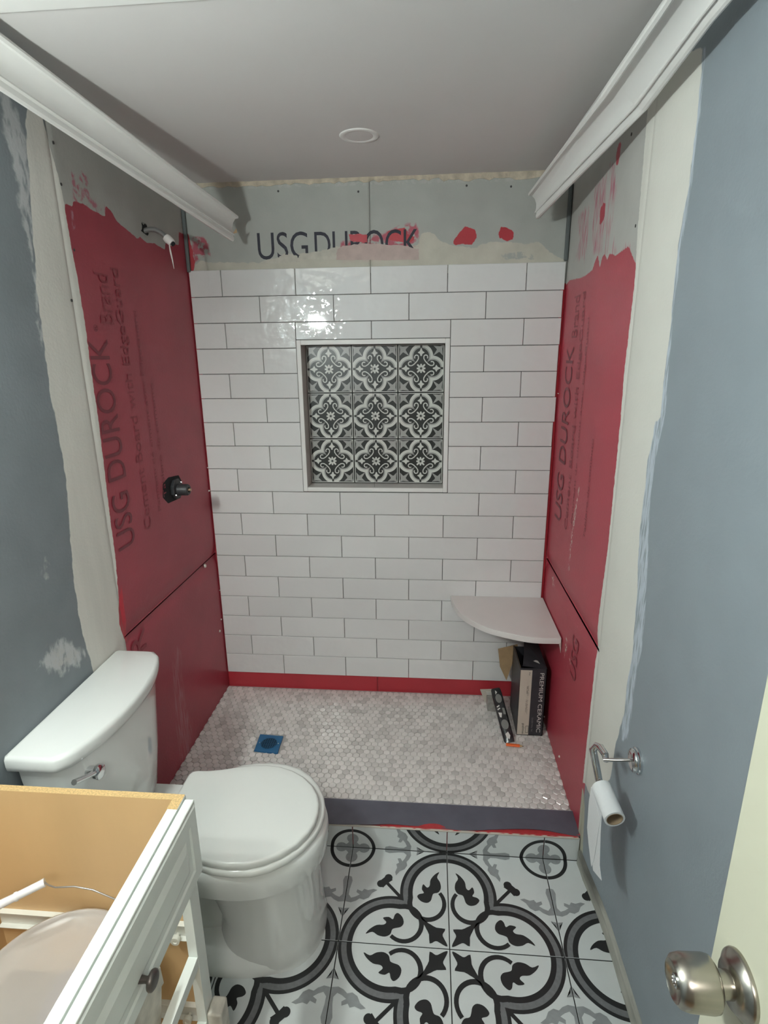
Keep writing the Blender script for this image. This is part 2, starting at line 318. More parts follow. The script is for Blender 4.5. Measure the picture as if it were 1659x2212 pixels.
RBOARD = [dict(n='wash', p=[wr([(1247, 470), (1262, 450), (1275, 440), (1272, 520), (1262, 565), (1256, 560), (1247, 566), (1244, 555), (1252, 520)]),
                            wr([(1285, 402), (1310, 372), (1312, 380), (1308, 420), (1308, 480), (1300, 545), (1290, 550), (1282, 550), (1278, 500), (1282, 450)]),
                            wr([(1318, 355), (1330, 350), (1332, 410), (1327, 440), (1323, 480), (1318, 500), (1312, 545), (1305, 545), (1310, 470), (1316, 400)]),
                            wr([(1325, 515), (1330, 525), (1332, 550), (1320, 552)]), wr([(1342, 530), (1362, 525), (1366, 550), (1342, 548)])], c=(.46, .07, .14), amp=.035, ns=38, st=(1, 3, .35), soft=.010, alpha=.68, bs=60, bst=(1, 3, .22), con=3, max=.85, r=.6),
          dict(n='red', p=R_red+[wr([(1334, 318), (1339, 305), (1342, 308), (1338, 345), (1334, 358), (1330, 355), (1331, 335)]), wr([(1295, 485), (1297, 450), (1305, 436), (1308, 440), (1306, 470), (1299, 484)])], c=(.43, .044, .070), amp=.007, ns=70, st=(1, 3, .5), soft=.002, r=.40, var=.07, vs=5),
          dict(n='haze', p=[wr([(1250, 1050), (1254, 1045), (1245, 1110), (1240, 1150), (1234, 1190), (1230, 1240), (1226, 1232), (1231, 1180), (1238, 1120)]), wr([(1222, 1375), (1226, 1370), (1226, 1400), (1220, 1420), (1216, 1440)]), wr([(1228, 1420), (1236, 1425), (1232, 1440)]), wr([(1190, 1245), (1194, 1245), (1198, 1270), (1194, 1268)])], c=(.62, .50, .46), amp=.012, ns=50, st=(1, 2, .6), soft=.006, alpha=.62, bs=90, con=6, max=.9, r=.7),
          dict(n='mud', p=[[(y-.003, z) for y, z in MUDR]], c=(.70, .695, .64), amp=.006, ns=60, soft=.002, r=.85, var=.03, vs=6),
          dict(n='bare', p=[[(-.787, .30), (-.83, .22), (-.86, .0), (-.792, .0)]], c=(.46, .46, .36), amp=.006, soft=.003, r=.9)]
M_RIGHT = layered('right_wall_finish', (.27, .315, .345), RIGHT, rough=.5, basevar=.03)
M_RB = layered('cement_board_right', (.46, .46, .435), RBOARD, rough=.9)
wall_right = panel('wall_right', ('x', RW+.002, -1), -2.75, .03, 0, CEIL+.01, .014, M_RIGHT, RIGHT, depthf=lambda y, z: -xr(y)+under(y)); tag(wall_right, kind='structure')
panel('cement_board', ('x', RW, -1), -.812, .012, .7975, CEIL-.004, .008, M_RB, RBOARD, wall_right, thick=.002, depthf=lambda y, z: groove_l(y, z)-xr(y))
panel('cement_board', ('x', RW, -1), -.812, .012, .055, .7975, .008, M_RB, RBOARD, wall_right, thick=.002, depthf=lambda y, z: groove_l(y, z)-xr(y))
# --- back wall
NX0, NX1, NZ0, NZ1 = .298, .938, 1.101, 1.750
BACK = [dict(n='bed', p=[[(-.125, .178), (1.368, .178), (1.368, 2.02), (-.125, 2.02)]], c=(.075, .072, .068), amp=.001, soft=.001, r=.95), dict(n='mesh', p=[wb([(405, 392), (1180, 368), (1180, 391), (900, 398), (405, 412)])], c=(.48, .48, .46), amp=.002, ns=60, soft=.004, alpha=.6, bs=70, con=6, max=.55, r=.9, bst=(1, 1, .6)),
        dict(n='pink', p=[wb([(725, 545), (740, 540), (800, 530), (905, 536), (900, 565), (720, 568)])], c=(.50, .36, .34), amp=.02, ns=20, soft=.02, alpha=.8, r=.9),
        dict(n='cream', p=[wb([(416, 590), (416, 578), (432, 560), (450, 566), (560, 566), (600, 558), (612, 548), (680, 545), (700, 538), (725, 532), (800, 530), (900, 530), (910, 505), (925, 498), (940, 505), (950, 520), (985, 530), (1020, 535), (1060, 520), (1140, 525), (1165, 520), (1190, 545), (1220, 560), (1220, 590)])], c=(.53, .51, .44), amp=.008, ns=55, soft=.003, r=.95, var=.08, vs=16),
        dict(n='wash', p=[wb([(730, 545), (735, 522), (830, 500), (880, 480), (900, 478), (905, 495), (908, 535), (800, 535)]), wb([(415, 570), (412, 512), (440, 508), (452, 520), (456, 558), (440, 560)])], c=(.42, .05, .09), amp=.014, ns=30, soft=.010, alpha=.75, bs=50, con=4, max=.85, r=.7),
        dict(n='pinkbase', p=[wb([(740, 548), (760, 540), (900, 538), (900, 560), (780, 570), (735, 568)])], c=(.56, .43, .41), amp=.016, ns=20, soft=.02, alpha=.8, max=.7, r=.95),
        dict(n='greypatch', p=[wb([(1080, 548), (1110, 543), (1150, 545), (1160, 560), (1090, 560)])], c=(.40, .41, .39), amp=.012, soft=.004, alpha=.8, r=.9),
        dict(n='red', p=[wb([(755, 508), (795, 506), (792, 524), (757, 522)]), wb([(985, 510), (997, 498), (1003, 488), (1015, 492), (1028, 497), (1032, 512), (1018, 530), (1000, 527), (984, 530), (978, 524)]), wb([(1076, 505), (1082, 489), (1095, 490), (1110, 500), (1110, 517), (1095, 521), (1080, 514)]),
                         wb([(835, 500), (875, 490), (880, 505), (900, 512), (885, 525), (840, 520)]), [(-.3, 2.17), (-.122, 2.17), (-.105, 2.06), (-.12, 2.0), (-.12, -.1), (-.3, -.1)], [(-.3, -.1), (1.6, -.1), (1.6, .19), (-.3, .19)], [(1.366, -.1), (1.6, -.1), (1.6, 1.97), (1.366, 1.95)]], c=(.44, .035, .048), amp=.006, ns=60, soft=.002, r=.4, var=.08, vs=6)]
M_BACK = layered('cement_board_back', (.40, .41, .385), BACK, rough=.92, basevar=.06)
wall_back = MB().box(LW-.03, RW+.06, .0145, .02, 0, CEIL+.02)
# structural wall with the niche left open
wb_ = MB()
for x0, x1, z0, z1 in ((LW-.03, NX0+.01, 0, CEIL+.02), (NX1-.01, RW+.06, 0, CEIL+.02), (NX0+.01, NX1-.01, 0, NZ0+.01), (NX0+.01, NX1-.01, NZ1-.01, CEIL+.02)): wb_.box(x0, x1, .0145, .022, z0, z1)
wall_back = wb_.build('wall_back', BOARDE); tag(wall_back, kind='structure')
hole = (NX0+.008, NX1-.008, NZ0+.008, NZ1-.008)
SX = float(at('y', .006, 799, 470)[0])
panel('cement_board', ('y', .0085, -1), LW, SX-.0006, .055, CEIL-.006, .009, M_BACK, BACK, wall_back, thick=.006, hole=hole)
panel('cement_board', ('y', .0085, -1), SX+.0006, RW, .055, CEIL-.006, .009, M_BACK, BACK, wall_back, thick=.006, hole=hole)
# corner strips where the cement boards meet
cs = MB().box(LW+.002, LW+.016, -.006, .0075, 2.02, CEIL-.006); cs.build('corner_strip', CORNERG, wall_back, bevel=.003)
cs = MB().box(RW-.016, RW-.002, -.006, .0075, 2.03, CEIL-.006); cs.build('corner_strip', CORNERG, wall_back, bevel=.003)
# screws
def screws(pts, wall, plane):
    for q in pts:
        p = at(plane[0], plane[1], *q); n = Vector((plane[2], 0, 0)) if plane[0] == 'x' else Vector((0, plane[2], 0))
        MB().lathe([(-.001, .0042), (.0008, .0042), (.0008, .0022), (.0002, .0001)], n, (0, 0, 0), 8).build('screw', SCREW, wall).location = p
screws([(601, 413), (774, 414), (1008, 401), (1104, 403)], wall_back, ('y', .0085, -1))
screws([(115, 308), (132, 398), (155, 649), (160, 540)], wall_left, ('x', LW+.002, 1))
screws([(1373, 488), (1364, 290)], wall_right, ('x', RW, -1))
# ---------------------------------------------------------------- subway tiles
PXT, PZT, ZT = .3075, .10320, 2.0273
g = .0011
def tile_mesh(w_, h_, d=.0085, b=.0016):
    m = MB(); X0, X1, Z0_, Z1_ = g, w_-g, g, h_-g
    outer = [(X0, 0, Z0_), (X1, 0, Z0_), (X1, 0, Z1_), (X0, 0, Z1_)]
    m.loft([[(x, d, z) for x, _, z in outer], [(x, b, z) for x, _, z in outer],
            [(X0+b, 0, Z0_+b), (X1-b, 0, Z0_+b), (X1-b, 0, Z1_-b), (X0+b, 0, Z1_-b)]])
    return m
cache = {}
def put_tile(x0, x1, z0, z1):
    w_, h_ = round(x1-x0, 4), round(z1-z0, 4)
    if w_ < .012 or h_ < .012: return
    if (w_, h_) not in cache:
        o = tile_mesh(w_, h_).build('tile', WHITE_TILE, wall_back); cache[(w_, h_)] = o
    else:
        o = cache[(w_, h_)].copy(); link(o); o.parent = wall_back
    o.location = (x0, -.0003+random.uniform(-.0004, .0004), z0)
    o.rotation_euler = (random.uniform(-.0025, .0025), 0, random.uniform(-.0012, .0012))
for r_ in range(18):
    z1 = ZT-r_*PZT; z0 = z1-PZT; off = 0 if r_ % 2 == 0 else PXT/2
    k = -1
    while True:
        x0 = off+k*PXT; x1 = x0+PXT; k += 1
        if x0 > 1.37: break
        x0c, x1c = max(x0, -.134), min(x1, 1.376+random.uniform(-.003, .003))
        if x1c <= x0c: continue
        if r_ >= 8: x1c = min(x1c, 1.374)
        if z0 < NZ1-.004 and z1 > NZ0+.004 and x1c > NX0 and x0c < NX1:
            if x0c < NX0-.005: put_tile(x0c, NX0, z0, z1)
            if x1c > NX1+.005: put_tile(NX1, x1c, z0, z1)
            a_, b_ = max(x0c, NX0), min(x1c, NX1)
            if a_-NX0 < .02: a_ = NX0
            if NX1-b_ < .02: b_ = NX1
            if b_-a_ > .03:
                if z1 > NZ1+.01: put_tile(a_, b_, NZ1, z1)
                if z0 < NZ0-.01: put_tile(a_, b_, z0, NZ0)
        else: put_tile(x0c, x1c, z0, z1)
# ---------------------------------------------------------------- niche
def clip(poly, r=(0, 0, 1, 1)):
    def half(P, f, inter):
        out = []
        for i in range(len(P)):
            a, b = P[i-1], P[i]
            if f(b):
                if not f(a): out.append(inter(a, b))
                out.append(b)
            elif f(a): out.append(inter(a, b))
        return out
    def ix(v): return lambda a, b: (v, a[1]+(b[1]-a[1])*(v-a[0])/(b[0]-a[0]))
    def iy(v): return lambda a, b: (a[0]+(b[0]-a[0])*(v-a[1])/(b[1]-a[1]), v)
    for f, i in ((lambda p: p[0] >= r[0], ix(r[0])), (lambda p: p[0] <= r[2], ix(r[2])), (lambda p: p[1] >= r[1], iy(r[1])), (lambda p: p[1] <= r[3], iy(r[3]))):
        if len(poly) < 3: return []
        poly = half(poly, f, i)
    return poly
def smoothp(P, n=3):
    out = []; N = len(P)
    for i in range(N):
        p0, p1, p2, p3 = P[i-1], P[i], P[(i+1) % N], P[(i+2) % N]
        for k in range(n):
            t = k/n
            out.append(tuple(.5*(2*p1[j]+(p2[j]-p0[j])*t+(2*p0[j]-5*p1[j]+4*p2[j]-p3[j])*t*t+(-p0[j]+3*p1[j]-3*p2[j]+p3[j])*t**3) for j in (0, 1)))
    return out
def stroke(P, w_):
    out = []; n = len(P); ws = w_ if isinstance(w_, (list, tuple)) else [w_]*n; L = []; Rr = []
    for i in range(n):
        a, b = P[max(i-1, 0)], P[min(i+1, n-1)]; dx, dy = b[0]-a[0], b[1]-a[1]; l = math.hypot(dx, dy) or 1
        L.append((P[i][0]-dy/l*ws[i]/2, P[i][1]+dx/l*ws[i]/2)); Rr.append((P[i][0]+dy/l*ws[i]/2, P[i][1]-dx/l*ws[i]/2))
    return [[L[i], L[i+1], Rr[i+1], Rr[i]] for i in range(n-1)]
def arc(cx, cy, r, a0, a1, n=14): return [(cx+r*math.cos(math.radians(a0+(a1-a0)*k/n)), cy+r*math.sin(math.radians(a0+(a1-a0)*k/n))) for k in range(n+1)]
def sector(cx, cy, r0, r1, f0, f1, n=14):
    a = [arc(cx, cy, r0, *f0, n), arc(cx, cy, r1, *f1, n)]
    return [[a[0][i], a[0][i+1], a[1][i+1], a[1][i]] for i in range(n)]
def mirror(P): return [(q[1], q[0]) for q in P]
def print_mesh(shapes, tx):
    """flat print: list of (material index, level, polygon) -> verts, faces"""
    V = []; F = []; M = []
    for k_, (mi, lv, P) in enumerate(shapes):
        if len(P) < 3: continue
        lv = lv+k_*.03
        tris = [(0, 1, 2), (0, 2, 3)] if len(P) == 4 and lv != 99 else tessellate_polygon([[Vector((p[0], p[1], 0)) for p in P]])
        b = len(V); V += [tx(p[0], p[1], lv) for p in P]
        for t in tris: F.append(tuple(b+i for i in t)); M.append(mi)
    return V, F, M
def niche_shapes():
    sh = []
    def four(mi, lv, P):
        for k in range(4):
            c_, s_ = [(1, 0), (0, 1), (-1, 0), (0, -1)][k]
            sh.append((mi, lv, clip([(p[0]*c_-p[1]*s_, p[0]*s_+p[1]*c_) for p in P], (-.985, -.985, .985, .985))))
    def phi(r, c0): return math.degrees(math.acos(min(1, c0/(r*math.sqrt(2)))))-45
    c0 = .50
    for mi, r0, r1 in ((1, .52, .40), (2, .40, .345)):
        for sg in (1, -1):
            for q in sector(0, c0, r0, r1, (90, phi(r0, c0) if r0*1.414 > c0 else -45), (90, phi(r1, c0) if r1*1.414 > c0 else -45), 9): four(mi, 1, [(p[0]*sg, p[1]) for p in q])
    four(0, 2, [(-.045, .70), (.045, .70), (.045, .99), (-.045, .99)])
    four(1, 2, smoothp([(0, .50), (.045, .56), (.05, .60), (.15, .66), (.06, .72), (0, .86), (-.06, .72), (-.15, .66), (-.05, .60), (-.045, .56)], 2))
    for sg in (1, -1):
        P = arc(.205, .48, .085, 200, -60, 10); P = [(.10, .34)]+P
        for q in stroke([(p[0]*sg, p[1]) for p in ([(.24, .24), (.18, .30), (.12, .40)]+arc(.20, .47, .085, 190, -40, 9))], .045): four(1, 2, q)
    # centre flower
    for k in range(8):
        a = math.radians(45*k); L_ = .19 if k % 2 == 0 else .235; w0 = .045
        P = [(.035, 0), (.10, w0), (L_, w0*.7), (L_, -w0*.7), (.10, -w0)]
        sh.append((1, 3, [(p[0]*math.cos(a)-p[1]*math.sin(a), p[0]*math.sin(a)+p[1]*math.cos(a)) for p in P]))
    # corner leaves
    leaf = [(.955, .955), (.905, .80), (.935, .52), (.80, .66), (.76, .67), (.50, .50), (.67, .76), (.66, .80), (.52, .935), (.80, .905)]
    four(2, 1, leaf)
    four(1, 2, [(.955, -.985), (.985, -.985), (.985, .985), (.955, .985)])
    return sh
ND = .088
nb = MB()
t_ = .004
nb.box(NX0+.006, NX1-.006, ND+.010, ND+.014, NZ0+.006, NZ1-.006)
nb.build('niche_back', MORTAR, wall_back)
IX0, IX1, IZ0, IZ1 = .3175, .918, 1.1205, 1.7295
for nm, (x0, x1, z0, z1) in (('l', (NX0+.004, IX0, NZ0+.004, NZ1-.004)), ('r', (IX1, NX1-.004, NZ0+.004, NZ1-.004)), ('b', (IX0, IX1, NZ0+.004, IZ0)), ('t', (IX0, IX1, IZ1, NZ1-.004))):
    MB().box(x0, x1, .004, ND+.010, z0, z1).build('niche_side_panel', mat('niche_side', (.52, .50, .48), .35, var=.06) if nm == 'l' else bpy.data.materials['niche_side'], wall_back)
for x0, x1, z0, z1 in ((NX0+.001, IX0, NZ0+.001, NZ1-.001), (IX1, NX1-.001, NZ0+.001, NZ1-.001), (IX0, IX1, NZ0+.001, IZ0), (IX0, IX1, IZ1, NZ1-.001)):
    MB().box(x0, x1, -.004, .006, z0, z1).build('niche_trim', TRIMW, wall_back, bevel=.002)
nsh = niche_shapes(); nt0 = None
NT = (IX1-IX0)/3
for i in range(3):
    for j in range(3):
        if nt0 is None:
            h = NT/2-.0012
            V, F, M_ = print_mesh([s for s in nsh], lambda u, v, l: (u*h, -.0002*l, v*h))
            mb = MB(); mb.box(-h, h, 0, .008, -h, h, 0)
            mb.add(V, F, 0); mb.m[-len(F):] = M_
            me = bpy.data.meshes.new('patterned_tile'); me.from_pydata(mb.v, [], mb.f); [me.materials.append(q) for q in (NBLACK, NLIGHT, NMID)]; me.polygons.foreach_set('material_index', mb.m)
            nt0 = bpy.data.objects.new('patterned_tile', me); link(nt0, wall_back); o = nt0
        else: o = nt0.copy(); link(o); o.parent = wall_back
        o.location = (IX0+NT*(i+.5), ND, IZ0+.002+(IZ1-IZ0-.002)/3*(j+.5)); o.scale = (1, 1, (IZ1-IZ0-.002)/3/NT)
# ---------------------------------------------------------------- lettering on the boards
def text_mesh(body, name, m, width, height, parent, matrix, space=1.0, shear=0, clipz=None):
    cu = bpy.data.curves.new(name, 'FONT'); cu.body = body; cu.resolution_u = 4; cu.space_character = space; cu.shear = shear
    t = bpy.data.objects.new('tmp', cu); C.objects.link(t); dg = bpy.context.evaluated_depsgraph_get(); dg.update()
    me = bpy.data.meshes.new_from_object(t.evaluated_get(dg)); bpy.data.objects.remove(t)
    co = np.empty(len(me.vertices)*3); me.vertices.foreach_get('co', co); co = co.reshape(-1, 3)
    mn, mxx = co.min(0), co.max(0); co = (co-mn)/np.maximum(mxx-mn, 1e-6); co[:, 0] *= width; co[:, 1] *= height; co[:, 2] = 0
    me.vertices.foreach_set('co', co.ravel()); me.materials.clear(); me.materials.append(m); me.name = name
    me.update(); o = bpy.data.objects.new(name, me); link(o, parent); o.matrix_local = matrix
    return o
def frame_m(org, ux, uy):
    ux = Vector(ux).normalized(); uy = Vector(uy).normalized(); uz = ux.cross(uy)
    return Matrix(((ux.x, uy.x, uz.x, org[0]), (ux.y, uy.y, uz.y, org[1]), (ux.z, uy.z, uz.z, org[2]), (0, 0, 0, 1)))
YL = .0082
text_mesh('USG', 'lettering', LETD, .205, .100, wall_back, frame_m((.160, YL, 2.062), (1, 0, 0), (0, 0, 1)))
text_mesh('DUROCK', 'lettering', LETD, .415, .098, wall_back, frame_m((.392, YL, 2.062), (1, 0, 0), (0, 0, 1)), space=.95)
# the skim of thinset covers the feet of DUROCK: a thin real layer over the board
def coat(name, px, plane, m, parent, amp=.003, seed=1, level=.0006, n=5):
    rr = random.Random(seed); ax, val, sg = plane; P = []
    N = len(px)
    for i in range(N):
        a, b = np.array(px[i], float), np.array(px[(i+1) % N], float)
        for k in range(n):
            q = a+(b-a)*k/n; p = at(ax, val, *q); P.append([p[0]+(rr.uniform(-amp, amp) if ax == 'y' else 0), p[1]+(rr.uniform(-amp, amp) if ax == 'x' else 0), p[2]+rr.uniform(-amp, amp)])
    V2 = [Vector(((p[0] if ax == 'y' else p[1]), p[2], 0)) for p in P]; tr = tessellate_polygon([V2])
    i = 'xy'.index(ax); level = level+seed*.00008; front = [list(p) for p in P]
    for p in front: p[i] = val+sg*level
    back = [list(p) for p in P]
    for p in back: p[i] = val+sg*.0001
    n_ = len(P); F = [tuple(t) for t in tr]+[(a, (a+1) % n_, (a+1) % n_+n_, a+n_) for a in range(n_)]
    mb = MB().add(front+back, F); return mb.build(name, m, parent)
THIN = mat('dried_thinset', (.52, .50, .44), .95, var=.10, vscale=40, bump=.5, bscale=120)
THINP = mat('pink_stained_thinset', (.50, .40, .37), .95, var=.10, vscale=30, bump=.4)
REDP = mat('red_membrane_daub', (.44, .028, .045), .42, var=.12, vscale=40)
coat('thinset_smear', [(640, 560), (652, 548), (690, 543), (720, 536), (748, 534), (748, 562)], ('y', .0082, -1), THIN, wall_back, .0022, 3)
coat('thinset_smear', [(726, 562), (728, 538), (745, 530), (780, 527), (830, 528), (870, 530), (905, 538), (906, 562)], ('y', .0082, -1), THINP, wall_back, .0022, 5)
coat('thinset_smear', [(560, 570), (575, 562), (600, 557), (612, 550), (640, 552), (650, 566)], ('y', .0082, -1), THIN, wall_back, .002, 6)
coat('red_daub', [(754, 507), (775, 505), (794, 508), (793, 524), (775, 523), (757, 521)], ('y', .0080, -1), REDP, wall_back, .0015, 8, .001)
# lettering under the red paint, side walls (reads upwards)
ML = lambda y, z: frame_m((LW+.0036, y, z), (0, 0, 1), (0, -1, 0))
text_mesh('USG DUROCK', 'lettering', LETR, .66, .105, wall_left, ML(-.668, 1.085))
text_mesh('®', 'lettering', LETR, .020, .022, wall_left, ML(-.712, 1.765))
text_mesh('Brand', 'lettering', LETR2, .145, .075, wall_left, ML(-.615, 1.79))
text_mesh('Cement Board with EdgeGuard', 'lettering', LETR2, .86, .060, wall_left, ML(-.535, 1.10))
text_mesh('Panneau de ciment avec EdgeGuard', 'lettering', LETR2, .70, .026, wall_left, ML(-.46, 1.14))
text_mesh('Tablero de cemento', 'lettering', LETR2, .42, .022, wall_left, ML(-.41, 1.18))
text_mesh('R', 'lettering', LETR2, .08, .10, wall_left, ML(-.69, .70))
MR = lambda y, z: frame_m((RW-.0014, y, z), (0, 0, 1), (0, 1, 0))
text_mesh('USG DUROCK', 'lettering', LETR, .68, .110, wall_right, MR(-.205, 1.03))
text_mesh('Brand', 'lettering', LETR2, .145, .080, wall_right, MR(-.235, 1.74))
text_mesh('Cement Board with EdgeGuard', 'lettering', LETR2, .86, .055, wall_right, MR(-.325, 1.03))
text_mesh('Panneau de ciment avec EdgeGuard', 'lettering', LETR2, .72, .028, wall_right, MR(-.39, 1.08))
text_mesh('Tablero de cemento', 'lettering', LETR2, .34, .024, wall_right, MR(-.56, 1.08))
text_mesh('USG', 'lettering', LETR2, .16, .08, wall_right, MR(-.60, .55))
# crumbs of thinset along the tile edges and on the red paint
cr = MB(); rr = random.Random(11)
for q, sz in (((444, 1222), .012), ((475, 1363), .009), ((478, 1338), .006), ((452, 1060), .006), ((449, 1010), .004), ((475, 1275), .003), ((436, 820), .004), ((420, 620), .004)):
    p = at('x', LW+.004, *q); cr.lathe([(-.004, sz*.8), (.002, sz*.6), (.0035, sz*.2)], (1, .1, .2), p, 7)
cr.build('thinset_crumbs', CRUMB, wall_left); bpy.data.objects['thinset_crumbs']['kind'] = 'stuff'
cr = MB()
for q, sz in (((1208, 1634), .007), ((1175, 1548), .005), ((1196, 1635), .002), ((1211, 1694), .003), ((1222, 1728), .005), ((1218, 1716), .004), ((1182, 1048), .003), ((1186, 1050), .003), ((1206, 850), .003)):
    p = at('x', RW-.002, *q); cr.lathe([(-.004, sz*.8), (.002, sz*.6), (.0035, sz*.2)], (-1, .1, .2), p, 7)
cr.build('mortar_crumbs', CRUMB, wall_right)['kind'] = 'stuff'
# ---------------------------------------------------------------- ceiling
ceiling = MB().box(LW-.1, RW+.2, -2.75, .03, CEIL, CEIL+.03).build('ceiling', CEILP); tag(ceiling, kind='structure')
# ragged plaster lip where ceiling board and back wall meet
rr = random.Random(4); rings = []
for k in range(80):
    x = LW+.005+(RW-LW-.01)*k/79; hgt = .012+rr.uniform(-.004, .006)+(.008 if .9 < x < 1.3 else 0); dep = .006+rr.uniform(-.002, .003)
    rings.append([(x, .008, CEIL+.001), (x, .008-dep-.004, CEIL+.001), (x, .008-dep, CEIL-hgt*.5), (x, .008-dep*.4, CEIL-hgt), (x, .0085, CEIL-hgt)])
o = MB().loft(rings).build('ceiling_joint_plaster', CREAMC, ceiling)
o = tag(MB().box(.0, .50, -1.24, -1.155, CEIL-.008, CEIL+.002).build('trim_1', TRIMW, bevel=.003), kind='structure')
# recessed light (off)
rl = empty('recessed_light', (.630, -.424, CEIL), 'round white recessed ceiling light, switched off, above the shower', 'ceiling light')
MB().lathe([(0, .062), (.0012, .0615), (.0028, .058), (.0028, .046), (.0012, .043)], (0, 0, -1), (0, 0, 0), 40, cap=(False, False)).build('trim_ring', TRIMW, rl, smooth=True)
MB().lathe([(.0003, .044), (.0014, .044)], (0, 0, -1), (0, 0, 0), 40).build('lens', LENS, rl, smooth=True)
# ---------------------------------------------------------------- crown mouldings hanging loose
PROF = [(0, -.006), (0, .004), (.03, .0075), (.10, .0075), (.125, .002), (.16, -.002), (.30, -.006), (.48, -.0055), (.62, -.001), (.70, .004), (.725, .0075), (.755, .0075), (.765, .003), (.80, .0035), (.85, .007), (.90, .009), (.96, .009), (1, .006), (1, -.004), (.9, -.007), (.5, -.014), (.1, -.012)]
def moulding(name, stations, side, label):
    """stations: (T, B) room points; side +1 face looks to +x"""
    e = Vector(stations[len(stations)//2][0]); rings = []
    for T, B in stations:
        T, B = Vector(T), Vector(B); d = B-T; L_ = d.length; n = Vector((-d.z, 0, d.x)).normalized()
        if n.x*side < 0: n = -n
        rings.append([T+d*s_+n*q*1.15 for s_, q in PROF])
    o = MB().loft(rings).build(name, TRIMW, org=e, smooth=True)
    o.data.set_sharp_from_angle(angle=math.radians(22))
    # chipped raw fibreboard on the cut end
    return tag(o, label, 'moulding', 'loose crown mouldings')
def P3(ax, v, px, py): return tuple(at(ax, v, px, py))
Te, Be = P3('y', -.12, 511, 465), P3('y', -.135, 499, 521)
Tn = P3('y', -1.13, 0, 70)
def lerp(a, b, t): return tuple(a[i]+(b[i]-a[i])*t for i in range(3))
def onl(px): # bottom edge line of left moulding in the photo
    return 195+.65*px
Bn = P3('y', -1.13, -52, onl(-52))
back = lambda A, B, y: lerp(A, B, (y-A[1])/(B[1]-A[1]))
stL = [(Te, Be), (lerp(Te, Tn, .5), lerp(Be, Bn, .5)), (Tn, Bn), ((-.012, -1.30, 2.331), (-.063, -1.30, 2.246)), ((-.045, -1.6, 2.338), (-.105, -1.6, 2.26)), ((-.06, -2.7, 2.338), (-.128, -2.7, 2.262))]
mouldL = moulding('crown_moulding', stL, 1, 'white crown moulding sagging loose from the ceiling above the left wall')
Te2, Be2 = P3('y', -.12, 1145, 415), P3('y', -.12, 1165, 471)
Tm2, Bm2 = P3('y', -.86, 1300, 200), P3('y', -.86, 1400, 230)
Tn2, Bn2 = P3('y', -1.16, 1435, 0), P3('y', -1.16, 1547, 36)
stR = [(Te2, Be2), (Tm2, Bm2), (Tn2, Bn2), ((1.275, -1.5, 2.318), (1.358, -1.5, 2.255)), ((1.30, -2.7, 2.335), (1.385, -2.7, 2.262))]
mouldR = moulding('crown_moulding', stR, -1, 'white crown moulding along the top of the right wall, its far end drooping')
MB().add([Vector(Te)+Vector((-.004, -.001, -.045)), Vector(Te)+Vector((-.002, -.001, -.060)), Vector(Be)+Vector((.006, -.001, .024)), Vector(Te)+Vector((-.010, -.001, -.055))], [(0, 1, 2), (0, 2, 3), (0, 3, 1), (1, 3, 2)]).build('chipped_edge', MDF, mouldL).location = -Vector(mouldL.location)
# ---------------------------------------------------------------- shower floor, hexagons
SFZ = .088
sp = MB().box(LW, RW+.004, -.715, .0085, 0, SFZ-.004).build('floor_1', PAN); sp.name = 'shower_pan'; tag(sp, kind='structure')
HP, HR = .0280, .0246
drain_c = (.186, -.413)
def hexring(cx, cy, r, z): return [(cx+r*math.sin(math.radians(60*k)), cy+r*math.cos(math.radians(60*k)), z) for k in range(6)]
hm = MB(); hr = HP/2/math.cos(math.radians(30))-.0009
hm.loft([hexring(0, 0, hr, -.0045), hexring(0, 0, hr, -.0012), hexring(0, 0, hr-.0014, 0)])
cells = []
row = 0; y = -.7035
while y < .004:
    x = LW+.008+(HP/2 if row % 2 else 0)
    while x < RW-.004:
        if not (abs(x-drain_c[0]) < .062 and abs(y-drain_c[1]) < .062): cells.append((x, y))
        x += HP
    y += HR; row += 1
rr = random.Random(3)
vis = lambda c: not (c[0] < .50 and c[1] < -.52+max(0, (.35-c[0]))*-.3)   # those behind the toilet lid
cells.sort(key=lambda c: (not vis(c), (c[0]-CAM[0])**2+(c[1]-CAM[1])**2+(SFZ-CAM[2])**2))
h0 = None
for c in cells[:300]:
    if h0 is None: h0 = hm.build('hexagon_tile', HEX, sp); o = h0
    else: o = h0.copy(); link(o); o.parent = sp
    o.location = (c[0]+rr.uniform(-.0006, .0006), c[1]+rr.uniform(-.0006, .0006), SFZ+rr.uniform(-.0006, .0006)); o.rotation_euler = (rr.gauss(0, .018), rr.gauss(0, .018), rr.uniform(-.04, .04))
rest = MB(); rn = []
for c in cells[300:]:
    tx, ty = rr.gauss(0, .018), rr.gauss(0, .018); cx, cy, cz = c[0]+rr.uniform(-.0006, .0006), c[1]+rr.uniform(-.0006, .0006), SFZ+rr.uniform(-.0006, .0006)
    v = [(p[0]+cx, p[1]+cy, p[2]+cz+p[0]*tx+p[1]*ty) for p in hm.v]; rest.add(v, hm.f); rn += [rr.random()]*len(v)
me = bpy.data.meshes.new('hexagon_tiles'); me.from_pydata(rest.v, [], rest.f); me.materials.append(HEX)
a_ = me.attributes.new('rnd', 'FLOAT', 'POINT'); a_.data.foreach_set('value', rn)
o = bpy.data.objects.new('hexagon_tiles', me); link(o, sp); o['kind'] = 'stuff'
bm = bmesh.new(); bm.from_mesh(me); bmesh.ops.recalc_face_normals(bm, faces=bm.faces); bm.to_mesh(me); bm.free()
